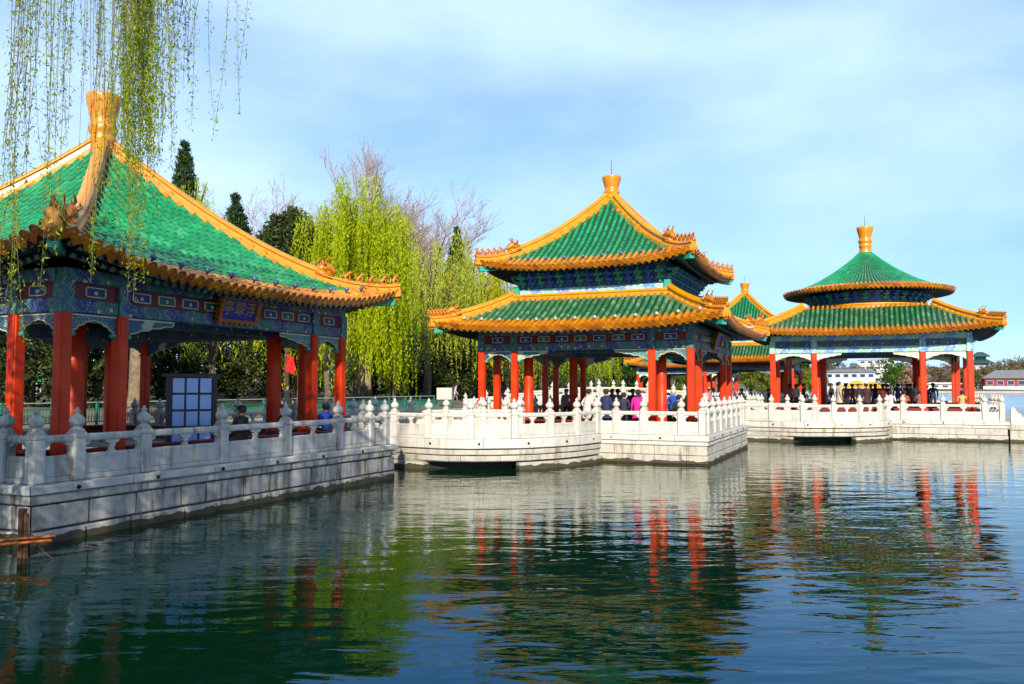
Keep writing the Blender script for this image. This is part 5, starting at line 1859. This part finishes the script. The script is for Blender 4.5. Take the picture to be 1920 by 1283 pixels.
def coat_mesh(pz, lean, hem):
    m = MB()
    prof = [(hem, .25, .19), (pz - .10, .205, .155), (pz + .12, .185, .145), (pz + .32, .205, .15), (pz + .44, .20, .13), (pz + .50, .11, .09)]
    n = 14
    vs, fs = [], []
    for z, a, b in prof:
        for k in range(n):
            q = 2 * math.pi * k / n
            f = 1 + .05 * math.sin(3 * q + z * 5)
            vs.append((a * f * math.cos(q), b * f * math.sin(q) + lean * (z - pz) / .5 * (z > pz), z))
    for i in range(len(prof) - 1):
        for k in range(n):
            fs.append((i * n + k, i * n + (k + 1) % n, (i + 1) * n + (k + 1) % n, (i + 1) * n + k))
    m.add(vs, fs)
    return m.mesh('coat', cloth((.3, .3, .3)), True)
COATS = {k: coat_mesh(FIG[k][1], FIG[k][2], .55 if k != 'sit' else .44) for k in FIG}
def person(x, y, z, rz, pose, top, legs, label, hair=HAIR, long_=False, coat=None, scale=1.0, group='visitors'):
    me, pz, lean = FIG[pose]
    o = place('person', me)
    tag(o, label, 'person', group)
    o.location = (x, y, z); o.rotation_euler = (0, 0, rz); o.scale = (scale,) * 3
    for i, c in enumerate((SKIN, top, legs, (.03, .025, .02))):
        o.material_slots[i].link = 'OBJECT'; o.material_slots[i].material = cloth(c)
    h = place('hair', HAIRS[(pose, long_)], o)
    h.material_slots[0].link = 'OBJECT'; h.material_slots[0].material = cloth(hair)
    place('face', FACES[pose], o)
    if coat is not None:
        c = place('coat', COATS[pose], o)
        c.material_slots[0].link = 'OBJECT'; c.material_slots[0].material = cloth(coat)
    return o
BLK, NAVY, DRED, PINK, WHT, GREY, BLUE = (.015, .015, .018), (.02, .03, .10), (.13, .012, .02), (.75, .22, .42), (.72, .70, .66), (.2, .2, .21), (.04, .16, .55)
def face_to(x, y, deg=0):
    """rotation so the person faces the camera, plus deg"""
    return math.atan2(y, x) - math.pi / 2 + R(deg)
def ppl(px, d, pose, top, legs, label, deg=0, z=None, **k):
    x, y = at(px, d)
    zz = gz(x, y) if z is None else z
    person(x, y, zz, face_to(x, y, deg), pose, top, legs, label, **k)
BK = 'visitors strolling on the bank'
ppl(712, 80, 'walk', PINK, BLK, 'person in a pink top walking on the bank beside the willow curtain', 60, long_=True, group=BK)
ppl(719, 79, 'walk', BLK, BLK, 'person in black walking beside the one in pink', 60, group=BK)
ppl(761, 80, 'walk', NAVY, BLK, 'person in navy jacket striding past the dark junipers', 100, group=BK)
ppl(779, 84, 'walk', GREY, BLK, 'person in grey strolling in the shade by the junipers', 100, group=BK)
ppl(666, 66, 'stand', WHT, BLUE, 'person in white shirt and blue trousers under the willow', 20, group=BK)
ppl(629, 58, 'walk', (.35, .03, .04), NAVY, 'person in dark red jacket by the railing under the small willow', 110, group=BK)
ppl(74, 56, 'stand', (.05, .42, .2), (.5, .55, .5), 'person in bright green jacket behind the railing past the corner post', 0, group=BK)
ppl(853, 72, 'walk', (.55, .48, .6), GREY, 'person in lavender grey bending beside the white sign box', 80, group=BK)
ppl(540, 40, 'stand', BLK, BLK, 'dark-clad person on the bank seen past the round inner post', 10, group=BK)
D_ = DECK
IN = 'visitors in the plaque pavilion'
person(-15.2, 17.03, D_, R(-90), 'sit', BLK, BLK, 'person in black seated on the bench beside the notice board', group=IN, coat=BLK)
person(-15.2, 18.72, D_, R(-80), 'sit', BLK, NAVY, 'long-haired person in black seated by the round inner post', group=IN, long_=True)
person(-15.2, 20.65, D_, R(-100), 'sit', (.03, .08, .45), NAVY, 'person in a blue jacket seated near the end post', group=IN)
MD = 'visitors by the double-eaved pavilion'
ppl(1100, 33.6, 'walk', (.78, .66, .62), (.6, .5, .48), 'person in pale pink coat leaning behind the curved bridge balustrade', 120, z=D_, group=MD, coat=(.78, .68, .63))
ppl(1136, 33.6, 'stand', NAVY, BLK, 'person in navy jacket standing behind the balustrade', 150, z=D_, group=MD, coat=NAVY)
ppl(1158, 38.4, 'stand', GREY, BLK, 'person in grey behind the one in navy', 170, z=D_, group=MD)
ppl(1169, 33.2, 'stand', (.03, .025, .07), BLK, 'dark-haired person in deep purple jacket with a white collar', 175, z=D_ - .05, group=MD, scale=.95)
ppl(1186, 37.4, 'stand', BLK, BLK, 'tall person in long black coat', 150, z=D_, group=MD, coat=BLK)
ppl(1196, 32.5, 'stand', (.70, .05, .30), BLK, 'person in a magenta pink coat by the red post', 190, z=D_ - .02, group=MD, long_=True, coat=(.72, .06, .32))
ppl(1262, 33.6, 'stand', (.03, .10, .50), BLK, 'person in bright blue jacket with pale cap between the red posts', 170, z=D_, group=MD, hair=(.6, .6, .6))
ppl(1272, 32.4, 'stand', BLK, BLK, 'person in black standing before the one in bright blue', 185, z=D_ - .10, group=MD, coat=BLK, scale=.93)
ppl(1240, 48.5, 'stand', WHT, GREY, 'person in white shirt beyond the red posts', 100, z=D_, group=MD)
ppl(1330, 52.0, 'stand', (.6, .2, .25), NAVY, 'person in a rose top walking behind the corner posts', 80, z=D_, group=MD)
ppl(1372, 54.0, 'stand', (.62, .12, .40), (.25, .05, .2), 'person in a purple pink coat on the far bridge', 100, z=D_, group=MD, long_=True)
ppl(1390, 56.5, 'stand', (.06, .02, .09), BLK, 'person in dark violet beside the one in purple pink', 100, z=D_, group=MD)
ppl(1440, 53.5, 'stand', BLK, BLK, 'person in black by the first red post of the round-topped pavilion', 80, z=D_, group=MD)
RD = 'visitors in the round-topped pavilion'
zf = D_ + .30
for px, d, pose, top, legs, lb, deg, kw in [
        (1506, 50.5, 'stand', BLK, BLK, 'person in black leaning beside the second red post', 70, {}),
        (1558, 51.0, 'stand', BLK, NAVY, 'dark-haired person beside the one in the beige coat', 60, dict(long_=True)),
        (1572, 49.6, 'stand', (.50, .45, .34), BLK, 'person in a long beige coat', 110, dict(coat=(.55, .50, .38), scale=1.06)),
        (1609, 49.8, 'stand', BLK, BLK, 'tall person in a black coat next to the beige coat', 30, dict(coat=BLK)),
        (1623, 50.6, 'stand', (.05, .02, .03), BLK, 'person in dark brown coat beside the tall one in black', 160, dict(coat=(.05, .02, .025))),
        (1640, 51.2, 'stand', BLK, NAVY, 'long-haired person in black beside the dark red coat', 170, dict(long_=True)),
        (1654, 50.4, 'stand', DRED, BLK, 'person in a dark red coat', 190, dict(coat=DRED, long_=True)),
        (1668, 51.6, 'sit', WHT, GREY, 'person in white sitting behind the dark red coat', 170, {}),
        (1682, 52.2, 'stand', (.07, .04, .20), BLK, 'person in a violet jacket', 180, {}),
        (1694, 50.8, 'sit', (.55, .12, .04), NAVY, 'person in an orange jacket bending at the balustrade', 140, {}),
        (1706, 52.4, 'stand', GREY, (.1, .15, .3), 'person in grey with blue trousers beside the orange jacket', 120, {}),
        (1722, 51.0, 'sit', (.35, .12, .10), BLK, 'person in rust red seated by the third red post', 150, {}),
        (1735, 50.2, 'stand', DRED, BLK, 'person with dark hair against the third red post', 190, dict(scale=.92)),
        (1748, 50.6, 'stand', NAVY, BLK, 'person in a navy jacket leaning past the third red post', 200, dict(scale=1.02)),
        (1802, 47.2, 'sit', (.55, .42, .18), BLK, 'person in a straw yellow top seated near the end post', 170, {})]:
    if pose == 'sit':
        k_ = (px - 960) / FPX
        X_ = (k_ * 51.7 * CY - 51.7 * SY) / (CY + k_ * SY)
        person(X_, 51.7, zf, R(180 + random.uniform(-20, 20)), 'sit', top, legs, lb, group=RD, **kw)
    else:
        ppl(px, d, pose, top, legs, lb, deg, z=zf, group=RD, **kw)
# raised floor inside the round-topped pavilion
MB().box(-5.0, 5.0, -5.0, 5.0, .0, .30).build('floor_plinth', MAT['paving'], pav3)

# ================================================================== small things
MAT['board_dark'] = simple('board_frame', (.03, .012, .018), (.02, .01, .02), rough=.5, scale=6)
MAT['board_pane_sky'] = simple('board_pane_sky', (.42, .58, 1.0), (.36, .52, .98), rough=.18, scale=2, spec=.6)  # blue of mirrored sky and of shade put into the pane colour
bx_, by_ = at(361, 21.4)
nb = thing('notice_board', (bx_, by_, DECK), 'dark framed notice board with rows of panes tinted the blue of reflected sky inside the plaque pavilion', 'notice board', rz=face_to(bx_, by_, 12))
MB().box(-.62, -.52, -.05, .05, 0, 2.06).build('post', MAT['board_dark'], nb)
MB().box(.52, .62, -.05, .05, 0, 2.06).build('post', MAT['board_dark'], nb)
MB().box(-.72, .72, -.07, .07, 2.062, 2.14).build('cap_rail', MAT['board_dark'], nb)
MB().box(-.518, .518, -.03, .03, .30, 2.055).build('backboard', MAT['board_dark'], nb)
for r_ in range(4):
    for c_ in range(3):
        MB().box(-.14, .14, -.045, -.031, -.185, .185, 0, None, .004).build('pane', MAT['board_pane_sky'], nb, M=Matrix.Translation((-.335 + c_ * .335, 0, .56 + r_ * .425)))
sgx, sgy = at(834, 66)
sb = thing('sign_box', (sgx, sgy, gz(sgx, sgy)), 'white box-shaped sign standing on the bank before the dark junipers', 'sign', rz=face_to(sgx, sgy, -15))
MB().box(-.62, .62, -.2, .2, .55, 1.5, 0, None, .03).build('cabinet', MAT['marble'], sb)
for s in (-.5, .5): MB().box(s - .04, s + .04, -.05, .05, 0, .548).build('leg', MAT['rail_green'], sb)
MAT['red_cloth'] = simple('red_cloth', (.7, .02, .02), (.5, .02, .02), rough=.7, scale=8)
rx, ry = at(536, 44)
rbn = thing('red_banner', (rx, ry, gz(rx, ry)), 'red cloth banner on a pole beside the pale leaning trunk', 'banner')
MB().tube([(0, 0, 0), (0, 0, 3.4)], .03, 6).build('pole', MAT['rust'], rbn)
cl = MB()
vs = [(.03 + .55 * i / 8, .06 * math.sin(i * 1.3 + j), 3.35 - .9 * j / 6 - .03 * i) for j in range(7) for i in range(9)]
vs2 = [(a, b + .012, c) for a, b, c in vs]
fs = [(j * 9 + i, j * 9 + i + 1, (j + 1) * 9 + i + 1, (j + 1) * 9 + i) for j in range(6) for i in range(8)]
cl.add(vs, fs); cl.add(vs2, fs)
cl.build('cloth', MAT['red_cloth'], rbn, True)

# ================================================================== far shore
MAT['roof_grey'] = simple('grey_roof', (.20, .21, .23), (.14, .15, .17), rough=.8, scale=.8)
MAT['wall_pale'] = simple('pale_wall', (.52, .56, .62), (.45, .50, .56), rough=.8, scale=.5)
MAT['wall_white'] = simple('white_wall', (.75, .74, .72), (.68, .67, .65), rough=.8, scale=.5)
MAT['wall_red'] = simple('red_wall', (.33, .05, .05), (.28, .04, .04), rough=.8, scale=.5)
MAT['glass'] = simple('dark_glass', (.02, .03, .05), (.04, .05, .08), rough=.1, scale=.5, spec=.8)
MAT['roof_teal'] = simple('teal_roof', (.03, .09, .09), (.02, .06, .07), rough=.6, scale=.8)
def hip_roof(m, w, dp, z, h, over=1.0, top=.35, mi=0):
    a, b = w / 2 + over, dp / 2 + over
    c, e = w / 2 * (1 - top) , dp * .06
    m.add([(-a, -b, z), (a, -b, z), (a, b, z), (-a, b, z), (-a, -b, z + .35), (a, -b, z + .35), (a, b, z + .35), (-a, b, z + .35), (-c, -e, z + h), (c, -e, z + h), (c, e, z + h), (-c, e, z + h)],
          [(0, 3, 2, 1), (0, 1, 5, 4), (1, 2, 6, 5), (2, 3, 7, 6), (3, 0, 4, 7), (4, 5, 9, 8), (5, 6, 10, 9), (6, 7, 11, 10), (7, 4, 8, 11), (8, 9, 10, 11)], mi)
def far_building(px, d, w, dp, hts, label, wall, roofm, nwin, roof_h=3, rows=1, z=1.6, name='lakeside_building', base=None):
    x, y = at(px, d)
    t = thing(name, (x, y, z), label, 'building', rz=0)
    MB().box(-w / 2, w / 2, -dp / 2, dp / 2, -.6, hts).build('wall', wall, t)
    if base is not None:
        MB().box(-w / 2 - 1, w / 2 + 1, -dp / 2 - 2, -dp / 2 - .01, -1.4, hts * .33).build('terrace', base, t)
    m = MB(); hip_roof(m, w, dp, hts + .02, roof_h)
    m.build('roof', roofm, t)
    rh = hts / rows
    for r_ in range(rows):
        for k in range(nwin):
            cx_ = -w / 2 + w * (k + .5) / nwin
            ww = w / nwin * .32
            f = MB()
            z0, z1 = r_ * rh + rh * .42, r_ * rh + rh * .82
            for (a, b, c_, e) in ((-ww, ww, z1 - .12, z1), (-ww, ww, z0, z0 + .12), (-ww, -ww + .12, z0, z1), (ww - .12, ww, z0, z1)):
                f.box(a, b, -.12, 0, c_, e)
            fo = f.build('window', MAT['wall_white'], t, M=Matrix.Translation((cx_, -dp / 2 - .01, 0)))
            MB().box(-ww + .12, ww - .12, -.05, -.01, z0 + .12, z1 - .12).build('pane', MAT['glass'], fo)
    return t
far_building(1594, 455, 25, 10, 9.6, 'grey two-storey lakeside building with a row of dark windows, seen under the round-topped pavilion', MAT['wall_pale'], MAT['roof_grey'], 6, 2.0, 2)
far_building(1910, 448, 34, 14, 6.2, 'long boathouse with a grey roof and red and white walls on the far shore', MAT['wall_red'], MAT['roof_grey'], 7, 4.6, 1, base=MAT['wall_white'])
far_building(1752, 462, 24, 8, 3.2, 'low white wall-like building on the far shore beside the third red post', MAT['wall_white'], MAT['wall_white'], 5, 1.0, 1)
far_building(1645, 640, 26, 20, 22, 'tall pale block rising behind the far trees', MAT['wall_white'], MAT['wall_pale'], 5, 1.2, 5, z=2)
far_building(1560, 700, 60, 20, 17, 'long hazy blue-grey block behind the far trees', MAT['wall_pale'], MAT['wall_pale'], 9, 1.2, 4, z=2)
x, y = at(1838, 620)
tw = thing('tiered_tower', (x, y, 2), 'dark tiered roof tower peeking out beside the end post of the round-topped pavilion', 'tower')
MB().box(-5, 5, -5, 5, -1, 19).build('wall', MAT['wall_pale'], tw)
for zz, ww in ((19.2, 10), (24, 7)):
    m = MB(); hip_roof(m, ww * 1.3, ww * 1.3, zz, 3.6, 1.8, .6); m.build('roof', MAT['roof_teal'], tw)
MB().box(-3.6, 3.6, -3.6, 3.6, 22.3, 23.98).build('upper_wall', MAT['roof_teal'], tw)
# tour boats with yellow canopies
MAT['boat_yellow'] = simple('boat_yellow', (.75, .42, .06), (.65, .33, .05), rough=.5, scale=2)
MAT['boat_red'] = simple('boat_red', (.45, .06, .04), (.4, .05, .03), rough=.5, scale=2)
def boat(px, d, L_, label, rz):
    x, y = at(px, d)
    t = thing('tour_boat', (x, y, 0), label, 'boat', 'tour boats', rz)
    h = L_ / 2
    m = MB()
    rows = [(-h, .15, 1.5), (-h * .8, 1.1, 1.0), (-h * .3, 1.5, .8), (h * .3, 1.5, .8), (h * .8, 1.1, 1.0), (h, .15, 1.6)]
    vs, fs = [], []
    for xx, w, zt in rows:
        vs += [(xx, -w, zt), (xx * .94, -w * .7, -.25), (xx * .94, w * .7, -.25), (xx, w, zt)]
    for i in range(5):
        for k in range(3): fs.append((i * 4 + k, i * 4 + k + 1, i * 4 + k + 5, i * 4 + k + 4))
        fs.append((i * 4 + 3, i * 4, i * 4 + 4, i * 4 + 7))
    fs += [(0, 1, 2, 3), (20, 23, 22, 21)]
    m.add(vs, fs); m.build('hull', MAT['boat_red'], t)
    for k in range(6):
        for s in (-1, 1):
            MB().box(-.06, .06, -.06, .06, .75, 2.7).build('canopy_post', MAT['boat_red'], t, M=Matrix.Translation((-h * .62 + h * 1.24 * k / 5, s * 1.15, 0)))
    r_ = MB(); hip_roof(r_, L_ * .68, 2.6, 2.72, 1.2, .5, .15); r_.build('canopy', MAT['boat_yellow'], t)
    r_ = MB(); hip_roof(r_, L_ * .22, 1.6, 3.95, 1.0, .4, .3); r_.build('upper_canopy', MAT['boat_yellow'], t)
boat(1606, 260, 13, 'yellow-roofed tour boat on the lake seen under the round-topped pavilion', R(8))
boat(1634, 300, 12, 'second yellow-roofed tour boat moored beyond the first', R(-14))
# far trees
def far_tree(px, d, H, w, mat, label, seed, z0=.8):
    x, y = at(px, d)
    t = thing('far_tree', (x, y, 1.8), label, 'tree', 'trees on the far shore')
    clumpy(t, H, z0, sc_prof(OVAL, w), 2600, MAT[mat], seed, leaf=(1.0, .55), clump=w * .32, nclump=70, trunk_r=.35)
specs = [(1568, 470, 17, 8, 'farleaf', 'green far tree behind the grey lakeside building'), (1600, 500, 15, 9, 'farbrown', 'brown bare far tree over the grey lakeside building'),
         (1660, 466, 19, 9, 'broadleaf', 'bright green far willow beside the grey lakeside building'), (1682, 474, 12, 7, 'spring', 'yellowish far shrub beside the bright green far willow'),
         (1690, 500, 16, 9, 'farbrown', 'brown far tree behind the yellowish far shrub'), (1708, 462, 11, 8, 'blossom', 'pinkish flowering far tree'),
         (1722, 490, 15.5, 9, 'farbrown', 'brown far tree behind the pinkish flowering tree')]
for q, s_ in enumerate(specs):
    far_tree(s_[0], s_[1], s_[2], s_[3], s_[4], s_[5], 200 + q)
nb_ = [('farbrown', 'brown leafless tree'), ('farleaf', 'olive tree'), ('farbrown', 'brown leafless tree')]
lbs = 'brown leafless tree in the row along the far shore'
for q in range(22):
    px = 1742 + q * 17 + random.uniform(-5, 5)
    far_tree(px, 480 + random.uniform(-4, 40), random.uniform(12.5, 17), random.uniform(7, 9.5), 'farbrown' if q % 4 else 'farleaf',
             lbs if q % 4 else 'olive green tree in the row along the far shore', 230 + q)
for q in range(12):
    px = 1385 + q * 15
    far_tree(px, 500 + random.uniform(-4, 30), random.uniform(11, 15), random.uniform(7, 9), 'farleaf' if q % 2 else 'farbrown',
             ('olive green tree' if q % 2 else 'brown leafless tree') + ' in the row along the far shore', 260 + q)
for q, (px, d, H) in enumerate(((1868, 610, 19), (1890, 640, 23), (1915, 620, 24), (1940, 650, 25), (1965, 630, 24), (1850, 700, 18))):
    far_tree(px, d, H, 13, 'farleaf', 'tall hazy olive tree rising behind the boathouse', 300 + q)
# a few more heads along the balustrades
EX = 'visitors along the far balustrades'
for px, d, top, lb, deg in [(1585, 52.4, (.10, .10, .12), 'person in charcoal jacket half hidden behind the beige coat', 150), (1597, 53.5, (.3, .06, .05), 'person in brick red jumper behind the tall black coat', 160),
        (1632, 53.8, (.5, .5, .52), 'person in pale grey hooded top deep inside the round-topped pavilion', 10), (1661, 53.0, (.02, .02, .05), 'person in midnight blue beside the dark red coat', 170),
        (1700, 54.2, (.04, .05, .03), 'person in dark olive jacket behind the orange jacket', 20), (1716, 53.6, (.45, .42, .4), 'person in oatmeal jumper near the third red post', 30),
        (1480, 52.8, (.35, .10, .09), 'person in faded red between the first two red posts of the round-topped pavilion', 160), (1492, 54.0, (.5, .48, .46), 'person in cream between the first two red posts', 140),
        (1352, 50.4, (.05, .05, .07), 'person in black on the bridge beyond the double-eaved corner', 60), (1407, 57.5, (.10, .13, .28), 'person in denim blue on the far bridge', 80),
        (1228, 44.0, (.4, .05, .06), 'person in crimson deep inside the double-eaved pavilion', 20), (1148, 41.5, (.05, .06, .05), 'person in dark green deep inside the double-eaved pavilion', 30),
        (1062, 41.0, (.18, .18, .2), 'person in grey between the inner posts of the double-eaved pavilion', 20), (942, 43.0, (.40, .30, .50), 'person in lilac between the end posts of the double-eaved pavilion', 40)]:
    ppl(px, d, 'stand', top, BLK, lb, deg, z=DECK + (.30 if px > 1470 else 0), group=EX, long_=(px % 2 == 0))

# paint, stone and glaze a shade deeper and richer throughout
for m_ in bpy.data.materials:
    if not m_.use_nodes or m_.name.startswith('lake_water'): continue
    t_ = m_.node_tree
    for b_ in [n for n in t_.nodes if n.type in ('BSDF_PRINCIPLED', 'BSDF_TRANSLUCENT')]:
        sk_ = b_.inputs['Base Color'] if b_.type == 'BSDF_PRINCIPLED' else b_.inputs['Color']
        if sk_.is_linked:
            src = sk_.links[0].from_socket
            hsv = t_.nodes.new('ShaderNodeHueSaturation')
            hsv.inputs['Value'].default_value = .58
            hsv.inputs['Saturation'].default_value = 1.08
            t_.links.new(src, hsv.inputs['Color']); t_.links.new(hsv.outputs['Color'], sk_)
